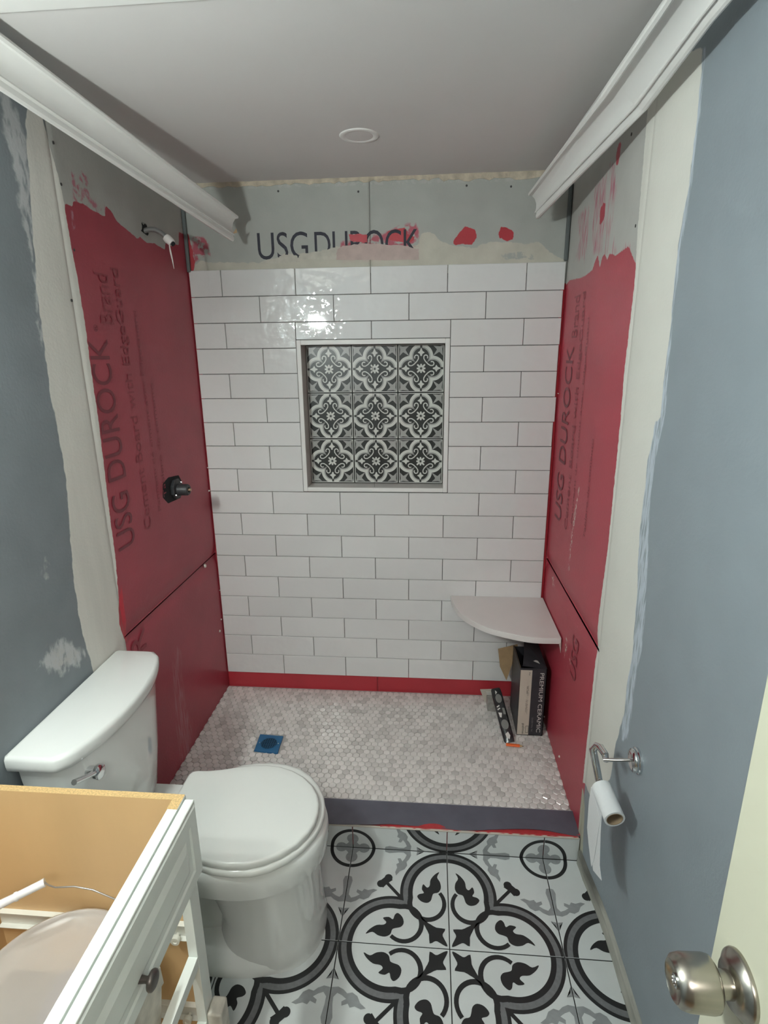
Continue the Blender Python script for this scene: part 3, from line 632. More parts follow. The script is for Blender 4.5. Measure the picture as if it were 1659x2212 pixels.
# drain
dr = empty('drain_cover', (drain_c[0], drain_c[1], SFZ), 'square blue plastic drain cover set in the hexagon shower floor', 'drain')
dq = [at('z', SFZ, *q) for q in ((562, 1587), (612, 1591), (608, 1603), (605, 1610), (600, 1628), (549, 1622))]
ringz = lambda z, s=1: [(drain_c[0]+(p[0]-drain_c[0])*s-dr.location[0], drain_c[1]+(p[1]-drain_c[1])*s-dr.location[1], z) for p in dq]
MB().loft([ringz(-.006), ringz(.002), ringz(.003, .98)]).build('plate', BLUEP, dr)
MB().lathe([(.0025, .034), (.0032, .034)], (0, 0, 1), (0, 0, 0), 24).build('recess', DRK, dr)
gr_ = MB()
for k in range(-3, 4):
    L_ = math.sqrt(max(.0, .034**2-(k*.0095)**2)); gr_.box(k*.0095-.0017, k*.0095+.0017, -L_, L_, .003, .0045); gr_.box(-L_, L_, k*.0095-.0017, k*.0095+.0017, .003, .0045)
gr_.build('grate', mat('blue_drain_grate', (.008, .075, .17), .5), dr)
for s_ in (-1, 1): MB().lathe([(.003, .003), (.0045, .0025)], (0, 0, 1), (s_*.041, .0, 0), 8).build('screw', CHROME, dr)
# ---------------------------------------------------------------- curb
TS = .3318; X0T, Y0T = .9339, -1.1555; YC = Y0T+TS     # y of the riser foot
CT = .103
curb = MB().box(LW, RW+.008, -.812, -.713, 0, CT-.006).build('shower_curb', REDM); tag(curb, 'low shower curb wrapped in grey liner with red membrane showing at its front edge', 'curb')
# liner draped over the curb, front edge wavy and lifting
def liner_top(x, t):
    e = min(1, max(0, (x-.66)/.12)); e = e*e*(3-2*e)
    fx = -.8235+.0012*math.sin(x*31)+e*(.0135+.0075*math.sin(x*9.2+2.2)+.003*math.sin(x*23))*(1-.6*max(0, (x-1.28)/.1))
    y_ = -.712+(fx+.712)*t
    z_ = CT-.001+.0012*math.sin(x*23+t*4)*t+(.0035*math.sin(x*12)*t*t)-.002*t
    return y_, z_
NXL = 90; V = []; F = []
TT = [0, .25, .5, .7, .85, .95, 1.0]
for i in range(NXL):
    x = LW+.004+(RW-LW-.004)*i/(NXL-1)
    V.append((x, -.7105, SFZ-.004))
    for t in TT:
        y_, z_ = liner_top(x, t); V.append((x, y_, z_))
    V.append((x, liner_top(x, 1)[0]+.0015, liner_top(x, 1)[1]-.004)); V.append((x, -.80, liner_top(x, 1)[1]-.004)); V.append((x, -.72, CT-.008)) 
n_ = len(TT)+4
for i in range(NXL-1):
    for j in range(n_-1): F.append((i*n_+j, (i+1)*n_+j, (i+1)*n_+j+1, i*n_+j+1))
mb = MB(); mb.add(V, F); o = mb.build('liner', LINER, curb, smooth=True)
MB().box(LW, RW, -.7125, -.706, SFZ-.004, SFZ+.011).build('inner_edge_trim', mat('pale_mortar_edge', (.42, .40, .41), .7, bump=.4), curb, bevel=.001)
# folded end at the right wall
# ---------------------------------------------------------------- printed floor tiles
def floor_shapes():
    sh = []; c0 = .53
    def both(mi, lv, P):
        sh.append((mi, lv, clip(P))); sh.append((mi, lv, clip(mirror(P))))
    def phi(r): return math.degrees(math.acos(min(1, c0/(r*math.sqrt(2)))))-45
    for mi, r0, r1 in ((1, .470, .440), (2, .440, .390)):
        for q in sector(0, c0, r0, r1, (90, phi(r0)), (90, phi(r1)), 22): both(mi, 1, q)
    path = arc(0, c0, .369, 90, -10, 22)+arc(.205, .42, .166, -2, -222, 22)
    ws = [.046]*23+[.050-.014*k/22 for k in range(23)]
    for q in stroke(path, ws): both(1, 2, q)
    both(1, 2, [(.30, .262), (.262, .262), (.345, .345), (.372, .372), (.392, .47), (.375, .50), (.365, .40)])
    both(1, 2, smoothp([(.082, .761), (.128, .731), (.171, .669), (.179, .605), (.206, .582), (.243, .616), (.256, .561), (.236, .522), (.28, .507), (.3, .478), (.263, .434), (.207, .42), (.169, .445), (.155, .492), (.14, .522), (.095, .537), (.069, .585), (.077, .649), (.105, .702)]))
    sh.append((1, 3, smoothp([(.27, .27), (.195, .225), (.166, .21), (.116, .185), (.036, .179), (.055, .138), (.06, .111), (.03, .055), (.02, .02), (.055, .03), (.111, .06), (.138, .055), (.179, .036), (.185, .116), (.21, .166), (.225, .195)], 2)))
    sh.append((1, 3, [(.20, .225), (.30, .275), (.30, .30), (.275, .30), (.225, .20)]))
    for q in stroke([(.46, .46), (.61, .61)], .032): sh.append((1, 3, q))
    for a in ((.593, .664), (.664, .593)): sh.append((1, 3, arc(a[0], a[1], .040, 0, 342, 18)))
    sh.append((1, 3, [(.60, .60), (.64, .55), (.70, .60), (.60, .70), (.55, .64)]))
    A = [(.385, 1.01), (.375, .939), (.395, .891), (.421, .859), (.411, .817), (.436, .772), (.486, .743), (.521, .693), (.531, .733), (.514, .785), (.525, .825), (.497, .844), (.515, .893), (.485, .898), (.463, .862), (.438, .901), (.423, .942), (.456, .97), (.51, .968), (.606, .952), (.65, .965), (.662, 1.01)]
    both(3, 1, A)
    both(3, 1, [(.215, 1.0), (.285, .980), (.32, .945), (.312, 1.0)])
    for q in sector(1, 1, .243, .207, (180, 270), (180, 270), 18): sh.append((1, 1, q))
    sh.append((3, 1, arc(.880, 1, .062, 180, 318, 10)+[(.945, .945)]+arc(1, .880, .062, 132, 270, 10)[0:]+[(1, 1)]))
    return [s for s in sh if len(s[2]) >= 3]
floor = MB().box(LW-.02, RW+.05, -2.75, -.80, -.02, -.006).build('floor', GROUTD); tag(floor, kind='structure')
FS = floor_shapes(); gg = .0014
def ftile(rect=None, vertical=False):
    """tile with its motif centre at the local origin; rect clips in tile units"""
    r = rect or (0, 0, 1, 1); k = TS; lo = (r[0]*k+gg, r[1]*k+gg, r[2]*k-gg, r[3]*k-gg)
    mb = MB(); ring = lambda z, i=0: [(lo[0]+i, lo[1]+i, z), (lo[2]-i, lo[1]+i, z), (lo[2]-i, lo[3]-i, z), (lo[0]+i, lo[3]-i, z)]
    mb.loft([ring(-.008), ring(-.0005), ring(0, .0004)])
    mb.m = [4]*4+[0]*(len(mb.f)-4)
    rr_ = (r[0]+.006, r[1]+.006, r[2]-.006, r[3]-.006)
    V, F, M_ = print_mesh([(mi, lv, clip(P, rr_)) for mi, lv, P in FS if len(clip(P, rr_)) >= 3], lambda u, v, l: (u*k, v*k, .00010*l))
    b = len(mb.f); mb.add(V, F); mb.m[b:] = M_
    me = bpy.data.meshes.new('floor_tile'); me.from_pydata(mb.v, [], mb.f)
    for q in (FTILE, BLACKP, GREYP, LGREYP, GROUTD): me.materials.append(q)
    me.polygons.foreach_set('material_index', mb.m); me.update()
    bm = bmesh.new(); bm.from_mesh(me)
    for f in bm.faces:
        if len(f.verts) <= 4 and abs(f.normal.z) > .9 and f.calc_center_median().z > -.004 and f.normal.z < 0: f.normal_flip()
    bm.to_mesh(me); bm.free()
    return me
full = ftile()
def place_ft(me, i, j, parent, extra=None):
    """i, j: tile indices from the visible motif centre"""
    ei, ej = i % 2 == 0, j % 2 == 0
    ang = {(True, True): 0, (False, True): 90, (False, False): 180, (True, False): 270}[(ei, ej)]
    cx = X0T+(i if ei else i+1)*TS; cy = Y0T+(j if ej else j+1)*TS
    o = bpy.data.objects.new('floor_tile', me); link(o, parent)
    o.matrix_local = (extra or Matrix())@Matrix.Translation((cx, cy, random.uniform(-.0003, .0003)))@Matrix.Rotation(math.radians(ang), 4, 'Z'); return o
def local_rect(i, j, x0, x1, y0, y1):
    """clip rectangle (room) expressed in the rotated tile's own units"""
    ei, ej = i % 2 == 0, j % 2 == 0; cx = X0T+(i if ei else i+1)*TS; cy = Y0T+(j if ej else j+1)*TS
    ang = {(True, True): 0, (False, True): 90, (False, False): 180, (True, False): 270}[(ei, ej)]
    P = []
    for x, y in ((x0, y0), (x1, y1)):
        u, v = (x-cx)/TS, (y-cy)/TS; a = math.radians(-ang); P.append((u*math.cos(a)-v*math.sin(a), u*math.sin(a)+v*math.cos(a)))
    return (min(P[0][0], P[1][0]), min(P[0][1], P[1][1]), max(P[0][0], P[1][0]), max(P[0][1], P[1][1]))
WX = RW+.020
for i in range(-4, 2):
    for j in range(-5, 1):
        x0, x1, y0, y1 = X0T+i*TS, X0T+(i+1)*TS, Y0T+j*TS, Y0T+(j+1)*TS
        cx0, cx1, cy0 = max(x0, LW), min(x1, WX), max(y0, -2.75)
        if cx1-cx0 < .02 or y1-cy0 < .02: continue
        me = full if (cx0 == x0 and cx1 == x1 and cy0 == y0) else ftile(local_rect(i, j, cx0, cx1, cy0, y1))
        place_ft(me, i, j, floor)
RH = CT-.008
hinge = Matrix.Translation((0, YC, 0))@Matrix.Rotation(math.radians(90), 4, 'X')@Matrix.Translation((0, -YC, 0))
for i in range(-4, 2):
    x0, x1 = X0T+i*TS, X0T+(i+1)*TS; cx0, cx1 = max(x0, LW), min(x1, RW)
    if cx1-cx0 < .02: continue
    o = place_ft(ftile(local_rect(i, 1, cx0, cx1, YC, YC+RH+rr.uniform(-.002, .002))), i, 1, curb, extra=Matrix.Translation((0, 0, -.0005))@hinge); o.name = 'riser_tile'
# rough mortar/red edge on top of the riser tiles
rings = []
for k in range(120):
    x = LW+.005+(RW-LW-.01)*k/119; a = .003+rr.uniform(-.0015, .002)
    rings.append([(x, YC-.0005, RH-.004), (x, YC-.0015-a*.3, RH-.001+a*.3), (x, YC+.004, RH+.0005+a*.3), (x, YC+.010, RH-.004)])
MB().loft(rings).build('mortar_bead', mat('tile_mortar_bead', (.50, .46, .40), .9, bump=.5), curb)
rings = []
for k in range(60):
    x = .70+(RW-.705)*k/59; a = .002+.006*max(0, math.sin((x-.62)*4.2))+rr.uniform(-.001, .001)
    rings.append([(x, YC+.004, RH-.004), (x, YC+.0012, RH+.001), (x, YC+.010, RH+.0015), (x, -.79, RH+.001)])
MB().loft(rings).build('red_membrane_edge', REDM, curb)
# ---------------------------------------------------------------- baseboard on the right
rings = []
for k in range(60):
    y = -.835-(2.74-.835)*k/59; xw = RW+.002+xr(y); nz = rr.uniform(-.0008, .0008)
    rings.append([(xw+.002, y, 0), (xw-.010+nz, y, 0), (xw-.010+nz, y, .050), (xw-.006, y, .058+nz*2), (xw+.002, y, .060)])
bb = MB().loft(rings).build('baseboard_right', BASEB, org=None); tag(bb, kind='structure')
# front wall with doorway (behind the camera)
M_FW = mat('front_wall_paint', (.27, .31, .34), .6)
fw = MB(); fw.box(LW-.02, .45, -2.80, -2.75, 0, CEIL+.01); fw.box(1.30, RW+.05, -2.80, -2.75, 0, CEIL+.01); fw.box(.45, 1.30, -2.80, -2.75, 2.05, CEIL+.01)
tag(fw.build('wall_front', M_FW), kind='structure')
hf = MB(); hf.box(-.6, 2.2, -4.4, -2.75, -.03, -.008); tag(hf.build('floor_hall', mat('hall_floor', (.34, .22, .13), .4)), kind='structure')
hw_ = MB(); hw_.box(-.6, 2.2, -4.42, -4.4, 0, 2.4); hw_.box(-.62, -.6, -4.4, -2.8, 0, 2.4); hw_.box(2.2, 2.22, -4.4, -2.8, 0, 2.4); hw_.box(-.6, 2.2, -4.4, -2.8, 2.4, 2.42)
tag(hw_.build('wall_hall', mat('hall_paint', (.60, .56, .48), .8)), kind='structure')
# ---------------------------------------------------------------- vanity light (outside the frame, left wall)
vl = empty('vanity_light', (LW+.001, -2.05, 1.93), 'three-globe bar light on the left wall over the vanity', 'wall light')
MB().box(.0, .025, -.30, .30, -.045, .045).build('back_plate', CHROME, vl, bevel=.005)
for s_ in (-.15, 0, .15):
    MB().tube([(.02, s_, 0), (.08, s_, 0), (.10, s_, .0)], .010).build('lamp_arm', CHROME, vl, smooth=True)
    gb = MB().lathe([(-.028*math.cos(a*math.pi/10), .028*math.sin(a*math.pi/10)) for a in range(11)], (0, 0, 1), (.13, s_, 0), 20, cap=(False, False)).build('globe', GLOW, vl, smooth=True)
# ---------------------------------------------------------------- toilet
TY = -1.105
toilet = empty('toilet', (.2, TY, 0), 'white two-piece toilet with closed round lid beside the vanity', 'toilet')
def egg(x0, x1, hw, z, pr=2.6, pf=2.1, xc=None, n=48, cy=TY):
    xc = xc if xc is not None else x0+(x1-x0)*.5; P = []
    for k in range(n):
        t = 2*math.pi*k/n; c_, s_ = math.cos(t), math.sin(t); p = pf if c_ > 0 else pr; a = (x1-xc) if c_ > 0 else (xc-x0)
        P.append((xc+a*math.copysign(abs(c_)**(2/p), c_), cy+hw*math.copysign(abs(s_)**(2/p), s_), z))
    return P
bw = MB()
bw.loft([egg(.24, .556, .158, 0, 2.6, 2.3), egg(.24, .556, .158, .012, 2.6, 2.3), egg(.245, .550, .150, .05, 2.6, 2.3), egg(.25, .546, .142, .12, 2.4, 2.2), egg(.22, .543, .140, .20, 2.4, 2.1), egg(.19, .543, .148, .255, 2.4, 2.1), egg(.16, .545, .153, .284, 2.4, 2.1),
         egg(.13, .552, .166, .294, 2.5, 2.1), egg(.100, .571, .190, .303, 2.5, 2.1), egg(.088, .575, .194, .335, 2.6, 2.1), egg(.086, .574, .194, .362, 2.6, 2.1), egg(.09, .569, .190, .380, 2.6, 2.1), egg(.10, .560, .180, .386, 2.6, 2.1)])
# trapway and foot
bw.loft([egg(-.09, .34, .090, .02, 3, 2.5), egg(-.09, .34, .085, .12, 3, 2.5), egg(-.08, .32, .078, .22, 3, 2.5), egg(-.10, .30, .095, .30, 3, 2.5), egg(-.12, .28, .115, .34, 4, 2.5), egg(-.125, .25, .118, .384, 4, 2.5)])
bw.loft([egg(-.02, .553, .176, 0, 3.2, 2.3, xc=.30), egg(-.02, .553, .176, .012, 3.2, 2.3, xc=.30), egg(-.012, .545, .168, .026, 3.2, 2.3, xc=.30), egg(.0, .53, .15, .040, 3.2, 2.3, xc=.30), egg(.02, .52, .10, .060, 3.2, 2.3, xc=.30)])
bw.build('bowl', PORC, toilet, smooth=True)
def half(P, z, cy=TY): return [(x, cy+h_, z) for x, h_ in P]+[(x, cy-h_, z) for x, h_ in reversed(P)]
lidp = [(.116, .0), (.116, .125), (.122, .139), (.136, .143), (.17, .145), (.215, .154), (.26, .168), (.305, .178), (.35, .182), (.395, .178), (.44, .163), (.48, .139), (.515, .105), (.538, .068), (.549, .034), (.552, .0)]
def lid_ring(z, ins, pts, cy=-1.118):
    cx = .34; return [(cx+(x-cx)*(1-ins/.2), cy+s*(1-ins/.18), z) for x, s in pts]
lf = [(x, h_) for x, h_ in lidp]+[(x, -h_) for x, h_ in reversed(lidp[1:-1])]
MB().loft([lid_ring(.412, .002, lf), lid_ring(.414, 0, lf), lid_ring(.427, 0, lf), lid_ring(.4305, .0018, lf), lid_ring(.4325, .0055, lf), lid_ring(.4332, .0085, lf), lid_ring(.4338, .030, lf), lid_ring(.4345, .11, lf)]).build('lid', SEATP, toilet, smooth=True)
sr = [(x, h_) for x, h_ in [(.15, 0), (.15, .13), (.20, .152), (.26, .186), (.31, .200), (.36, .204), (.41, .199), (.455, .182), (.495, .153), (.528, .115), (.552, .070), (.562, .035), (.565, 0)]]
sf = sr+[(x, -h_) for x, h_ in reversed(sr[1:-1])]
MB().loft([lid_ring(.3885, .003, sf, -1.100), lid_ring(.392, 0, sf, -1.100), lid_ring(.403, 0, sf, -1.100), lid_ring(.409, .004, sf, -1.100), lid_ring(.4105, .012, sf, -1.100)]).build('seat', SEATP, toilet, smooth=True)
for s_ in (-1, 1): MB().lathe([(-.02, .011), (.02, .011)], (0, 1, 0), (.122, TY+s_*.085, .402), 16).build('hinge', SEATP, toilet, smooth=True, bevel=.002)
TCY = -1.118
def tank_ring(x0, hw, xs, xf, z, n=20, rad=.035):
    """flat back, bowed front"""
    P = [(x0, hw*.985), (x0, -hw*.985)]; Q = []
    for k in range(n+1):
        t = -1+2*k/n; x = xs+(xf-xs)*(1-abs(t)**2.3); Q.append((x, hw*t))
    Pn = [(x0, -hw+.006), (x0+.006, -hw)]+[(xs-.035, -hw)]+[(xs-.012, -hw+.002)]+[(x, y*(1-.0)) for x, y in Q[1:-1]]+[(xs-.012, hw-.002), (xs-.035, hw), (x0+.006, hw), (x0, hw-.006)]
    return [(x, TCY+y, z) for x, y in Pn]
MB().loft([tank_ring(-.105, .175, -.02, .025, .386), tank_ring(-.115, .185, -.02, .035, .41), tank_ring(-.125, .205, -.012, .042, .52), tank_ring(-.128, .226, -.006, .046, .70), tank_ring(-.13, .228, -.006, .046, .748)]).build('tank', PORC, toilet, smooth=True)
MB().loft([tank_ring(-.133, .240, -.005, .050, .742), tank_ring(-.138, .250, .0, .058, .750), tank_ring(-.138, .252, .002, .061, .762), tank_ring(-.138, .252, .002, .061, .778), tank_ring(-.136, .249, .0, .058, .786), tank_ring(-.130, .241, -.006, .050, .7895)]).build('tank_lid', PORC, toilet, smooth=True)
lv = at('x', .045, 215, 1666); le = at('x', .052, 160, 1690)
lever = MB().lathe([(-.03, .012), (.012, .012), (.016, .019), (.024, .019), (.027, .015)], (1, -.12, .05), (lv[0]-.02, lv[1], lv[2]), 20).build('flush_lever', CHROME, toilet, smooth=True)
lm_ = MB().tube([(lv[0]-.006, lv[1], lv[2]), lerp(lv, le, .5), le], [.0075, .0065, .007], 8); lm_.build('lever_arm', CHROME, toilet, smooth=True)
settle(toilet)
# ---------------------------------------------------------------- vanity
van = empty('vanity_cabinet', (.1, -1.83, 0), 'white vanity cabinet without a top or drawers, raw particleboard edges, in front of the toilet', 'cabinet')
VT = .80; VY0, VY1 = -2.24, -1.462; XF = .352
MB().box(-.135, .330, VY1-.016, VY1, .0, VT).build('side_panel', [CAB], van).data.materials.clear()
def side(y0, y1, inner):
    m = MB(); m.box(-.135, .330, y0, y1, .0, VT)
    # faces: 0 bottom,1 top,2 y0,3 x1,4 y1,5 x0
    m.m = [2, 2, 1 if inner == 'lo' else 0, 0, 0 if inner == 'lo' else 1, 2]
    return m.build('side_panel', [CAB, MAPLE, PARTICLE], van)
for ch in [c_ for c_ in van.children]: bpy.data.objects.remove(ch)
side(VY1-.016, VY1, 'lo'); side(VY0, VY0+.016, 'hi')
MB().box(-.137, -.130, VY0+.016, VY1-.016, .10, VT-.02).build('back_panel', MAPLE, van)
MB().box(-.13, .33, VY0+.016, VY1-.016, .10, .115).build('bottom_panel', MAPLE, van)
# face frame: far stile with raw top end, top rail, lower rails
MB().box(.330, XF, VY1-.040, VY1, .0, VT, 0).build('face_frame_stile', [CAB], van, bevel=.0012)
MB().box(.3295, XF-.001, VY1-.041, VY1-.001, VT-.001, VT+.0006).build('raw_stile_end', PARTICLE, van)
MB().box(.330, XF, VY0, VY0+.040, .0, VT).build('face_frame_stile', CAB, van, bevel=.0012)
MB().box(.330, XF, VY0+.04, VY1-.0402, VT-.045, VT).build('face_frame_rail', CAB, van, bevel=.0012)
RZ = float(at('x', XF, 420, 2052)[2])
MB().box(.330, XF, VY0+.04, VY1-.0402, RZ-.065, RZ-.035).build('face_frame_rail', CAB, van, bevel=.0012)
MB().box(.330, XF, VY0+.04, VY1-.0402, .16, .19).build('face_frame_rail', CAB, van, bevel=.0012)
MB().box(.330, XF, VY0+.04, VY1-.0402, .07, .105).build('face_frame_rail', CAB, van, bevel=.0012)
# false drawer front with a raised moulded panel
DX0, DX1 = .3555, .376; DZ0, DZ1 = .615, VT+.001; DY0, DY1 = VY0+.01, VY1-.012
dfm = MB(); dfm.box(DX0, DX1, DY0, DY1, DZ0, DZ1); df = dfm.build('drawer_front', CAB, van, bevel=.003)
rp = []
for ins, dx in ((.0, .0005), (.004, .0030), (.030, .0030), (.036, -.001), (.046, -.001), (.064, .0055), (.07, .0055)):
    i_ = ins; rp.append([(DX1+dx, DY0+.006+i_, DZ0+.006+i_), (DX1+dx, DY1-.006-i_, DZ0+.006+i_), (DX1+dx, DY1-.006-i_, DZ1-.006-i_), (DX1+dx, DY0+.006+i_, DZ1-.006-i_)])
pan = MB().loft(rp, cap=(False, True)).build('raised_panel', CAB, df)
kp = at('x', .385, 318, 2096); kc = (DX1+.003, float(kp[1])-.012, .675)
kb = MB().lathe([(-.002, .007), (.010, .0055), (.014, .007), (.017, .0155), (.020, .017), (.024, .0165), (.0265, .013), (.0275, .008)], (1, 0, 0), kc, 24).build('knob', BRONZE, df, smooth=True)
# white slides with rollers on the far side panel
for zz, zt in ((at('y', -1.482, 60, 1985)[2], 0), (.19, 1)):
    zz = float(zz)
    s_ = MB(); ys = VY1-.016
    s_.box(-.128, .328, ys-.0012, ys, zz-.022, zz+.022); s_.box(-.128, .328, ys-.012, ys, zz+.021, zz+.0225); s_.box(-.128, .328, ys-.012, ys, zz-.0225, zz-.021)
    sl = s_.build('drawer_slide', SLIDE, van)
    MB().lathe([(0, .004), (.010, .004), (.010, .0105), (.020, .0105), (.0205, .005), (.0185, .004)], (0, -1, 0), (.300, ys, zz-.016), 18).build('roller', NYLON, sl, smooth=True)
MB().box(XF, .388, VY1-.040, VY1+.004, .04, .212).build('corner_foot', mat('worn_white_paint', (.62, .59, .52), .6, var=.2, vscale=30), van, bevel=.006)
bpn = [at('x', .318, *q) for q in ((344, 2088), (352, 2123), (347, 2131), (347, 2150), (346, 2230), (270, 2230), (300, 2150))]
MB().loft([[(.316, p[1], p[2]) for p in bpn], [(.320, p[1], p[2]) for p in bpn]]).build('broken_divider', bpy.data.materials['worn_white_paint'], van)
settle(van)
# discoloured white board leaning inside the frame, lower right of the cabinet
# ---------------------------------------------------------------- bucket in the vanity
BC = (.125, -1.652)
buck = empty('bucket', (BC[0], BC[1], .115), 'translucent white pail with wire bail standing inside the open vanity', 'bucket')
MB().lathe([(.0, .128), (.004, .133), (.33, .150), (.345, .158), (.385, .161), (.388, .158), (.386, .153), (.372, .150)], (0, 0, 1), (0, 0, 0), 48, cap=(True, False)).build('pail', BUCKET, buck, smooth=True)
ldm = MB().lathe([(.388, .160), (.390, .156), (.386, .150), (.380, .145), (.378, .10), (.377, .04), (.377, .0)], (0, 0, 1), (0, 0, 0), 48, cap=(False, False)); lid = ldm.build('lid', BUCKET, buck, smooth=True)
ap = at('z', .655, 97, 1906); a2 = at('z', .640, -20, 1964); pend = at('z', .650, 248, 1942)
br = lambda p: (p[0]-BC[0], p[1]-BC[1], p[2]-.115)
wire = MB().tube([(.157, -.02, .35), (.168, .0, .42), (pend[0]-BC[0]+.03, pend[1]-BC[1]-.01, .49), br(pend), br(at('z', .668, 200, 1922)), br(at('z', .670, 160, 1915)), br(at('z', .668, 120, 1917)), br(at('z', .664, 105, 1912)), br(ap)], .0016, 8)
wire.tube([br(a2), (-.20, -.02, .49), (-.175, -.03, .42), (-.157, -.03, .35)], .0016, 8)
wr_ = wire.build('bail_wire', mat('zinc_wire', (.45, .43, .41), .4, metal=.8), buck, smooth=True)
mid = lerp(ap, a2, .55)
rag = MB().loft([[(BC[0]+.02+dx*s__, BC[1]-.01+dy*s__, .115+z) for dx, dy in ((-.02, -.06), (.07, -.04), (.09, .04), (.02, .09), (-.04, .05))] for z, s__ in ((.30, .7), (.34, 1), (.365, .8), (.371, .4))]).build('blue_rag', mat('blue_cloth', (.05, .07, .18), .9), bevel=.004, org=(BC[0]+.03, BC[1], .45))
tag(rag, 'dark blue rag showing dimly through the lid of the translucent pail', 'rag')
scr = MB().box(BC[0]-.11, BC[0]-.005, BC[1]-.09, BC[1]+.035, .42, .486).build('grey_sponge', mat('grey_sponge_foam', (.05, .045, .04), .9), bevel=.006, org=(BC[0]-.06, BC[1]-.03, .45))
tag(scr, 'dark grey block showing dimly through the lid of the translucent pail', 'sponge')
MB().tube([br(ap), br(lerp(ap, a2, .08)), br(lerp(ap, a2, .5)), br(lerp(ap, a2, .52)), br(lerp(ap, a2, .56)), br(lerp(ap, a2, .58)), br(lerp(ap, a2, 1))], [.0088, .0080, .0078, .0092, .0092, .0078, .0085], 14).build('grip', mat('white_grip_plastic', (.78, .76, .77), .35), buck, smooth=True)
# ---------------------------------------------------------------- door and knob
door = empty('door_1', (1.2, -1.873, .01)); tag(door, kind='structure')
MB().box(0, .035, -.74, 0, 0, 2.03).build('door_leaf', DOORP, door, bevel=.002)
kc = (0, -.058, 1.024)
ks = MB().lathe([(0, .034), (.003, .0345), (.006, .033), (.010, .027), (.013, .024)], (-1, 0, 0), kc, 40).build('rosette', NICKEL, door, smooth=True)
MB().lathe([(.010, .014), (.026, .0135), (.028, .022), (.031, .0262), (.036, .0272), (.060, .0265), (.068, .0245), (.072, .020), (.0705, .0185), (.066, .008), (.066, .0)], (-1, 0, 0), kc, 40, cap=(True, False)).build('door_knob', NICKEL, door, smooth=True)
MB().lathe([(.066, .0075), (.070, .007), (.0705, .005), (.068, .0045)], (-1, 0, 0), kc, 20).build('lock_button', CHROME, door, smooth=True)
# ---------------------------------------------------------------- corner shelf
SZ = .612
sh_px = [(973.8, 1288), (980, 1303), (990, 1319), (1010, 1335), (1050, 1354.5), (1100, 1368), (1153, 1377), (1207, 1378.6)]
arcp = [at('z', SZ, *q) for q in sh_px]; arcp = [(p[0], p[1]) for p in arcp]; arcp[0] = (arcp[0][0], -.002); arcp[-1] = (RW-.004, arcp[-1][1])
# smooth the front curve
sm = []
for i in range(len(arcp)-1):
    p0, p1, p2, p3 = arcp[max(i-1, 0)], arcp[i], arcp[i+1], arcp[min(i+2, len(arcp)-1)]
    for k in range(5):
        t = k/5; sm.append(tuple(.5*(2*p1[j]+(p2[j]-p0[j])*t+(2*p0[j]-5*p1[j]+4*p2[j]-p3[j])*t*t+(-p0[j]+3*p1[j]-3*p2[j]+p3[j])*t**3) for j in (0, 1)))
sm.append(arcp[-1]); out = sm+[(RW-.004, -.002)]
SO = (1.25, -.15, SZ-.013)
shf = MB().loft([[(x, y, SZ-.026) for x, y in out], [(x, y, SZ) for x, y in out]]).build('corner_shelf', SHELF, bevel=.0015, org=SO, seg=1)
tag(shf, 'pale curved corner shelf fixed between the tiled wall and the red right wall', 'shelf')
MB().add([(1.381, -.381, .592), (1.372, -.384, .590), (1.383, -.38, .545), (1.378, -.372, .59)], [(0, 1, 2), (1, 3, 2), (3, 0, 2), (0, 3, 1)]).build('adhesive_drip', CRUMB, shf).location = (-SO[0], -SO[1], -SO[2])
# ---------------------------------------------------------------- tile carton
BX0, BX1, BY0, BZ0, BZ1 = 1.249, 1.359, -.285, SFZ+.001, .416
cx = empty('tile_carton', (1.304, -.18, BZ0), 'tall open black carton of ceramic tiles standing on end under the corner shelf', 'box')
Q = lambda ax, v, x, y: at(ax, v, x, y)
BY1 = -.075
m = MB(); t = .003
m.box(BX0, BX1, BY0, BY0+t, BZ0, BZ1); m.box(BX0, BX0+t, BY0, BY1, BZ0, BZ1-.01); m.box(BX1-t, BX1, BY0, BY1, BZ0, BZ1); m.box(BX0, BX1, BY1-t, BY1, BZ0, BZ1-.015); m.box(BX0, BX1, BY0, BY1, BZ0, BZ0+t)
m.build('carton_body', BOXB, cx)
MB().box(BX0+.001, BX0+.049, BY0-.0012, BY0-.0002, BZ0+.004, BZ1-.008).build('cream_label', LABELP, cx)
text_mesh('PREMIUM CERAMIC', 'lettering', INKW, .290, .017, cx, frame_m((BX0+.082, BY0-.0006, BZ1-.020), (0, 0, -1), (1, 0, 0)))
text_mesh('GLAZED WALL TILE', 'lettering', INKG, .07, .006, cx, frame_m((BX0+.060, BY0-.0006, BZ0+.090), (0, 0, -1), (1, 0, 0)))
for (dx, z0, ln, hh, tx) in ((.034, BZ1-.085, .035, .006, 'RAL 3004'), (.034, BZ1-.150, .060, .005, '12 LISTELLI'), (.022, BZ0+.060, .052, .013, 'palme'), (.040, BZ1-.080, .05, .003, 'wall tile'), (.040, BZ1-.150, .07, .003, '10 x 30 cm bianco'), (.040, BZ1-.018, .012, .005, 'N')):
    text_mesh(tx, 'lettering', INKK, ln, hh, cx, frame_m((BX0+dx-.004, BY0-.0018, z0), (0, 0, -1), (1, 0, 0)))
bxl = MB(); 
for a_, b_ in ((0, .0012), (.0105, .0117)): bxl.box(BX0+.036+a_, BX0+.036+b_, BY0-.0022, BY0-.0014, BZ0+.014, BZ0+.048)
for a_ in (BZ0+.014, BZ0+.047): bxl.box(BX0+.036, BX0+.0477, BY0-.0022, BY0-.0014, a_, a_+.0012)
bxl.build('label_frame', INKK, cx)
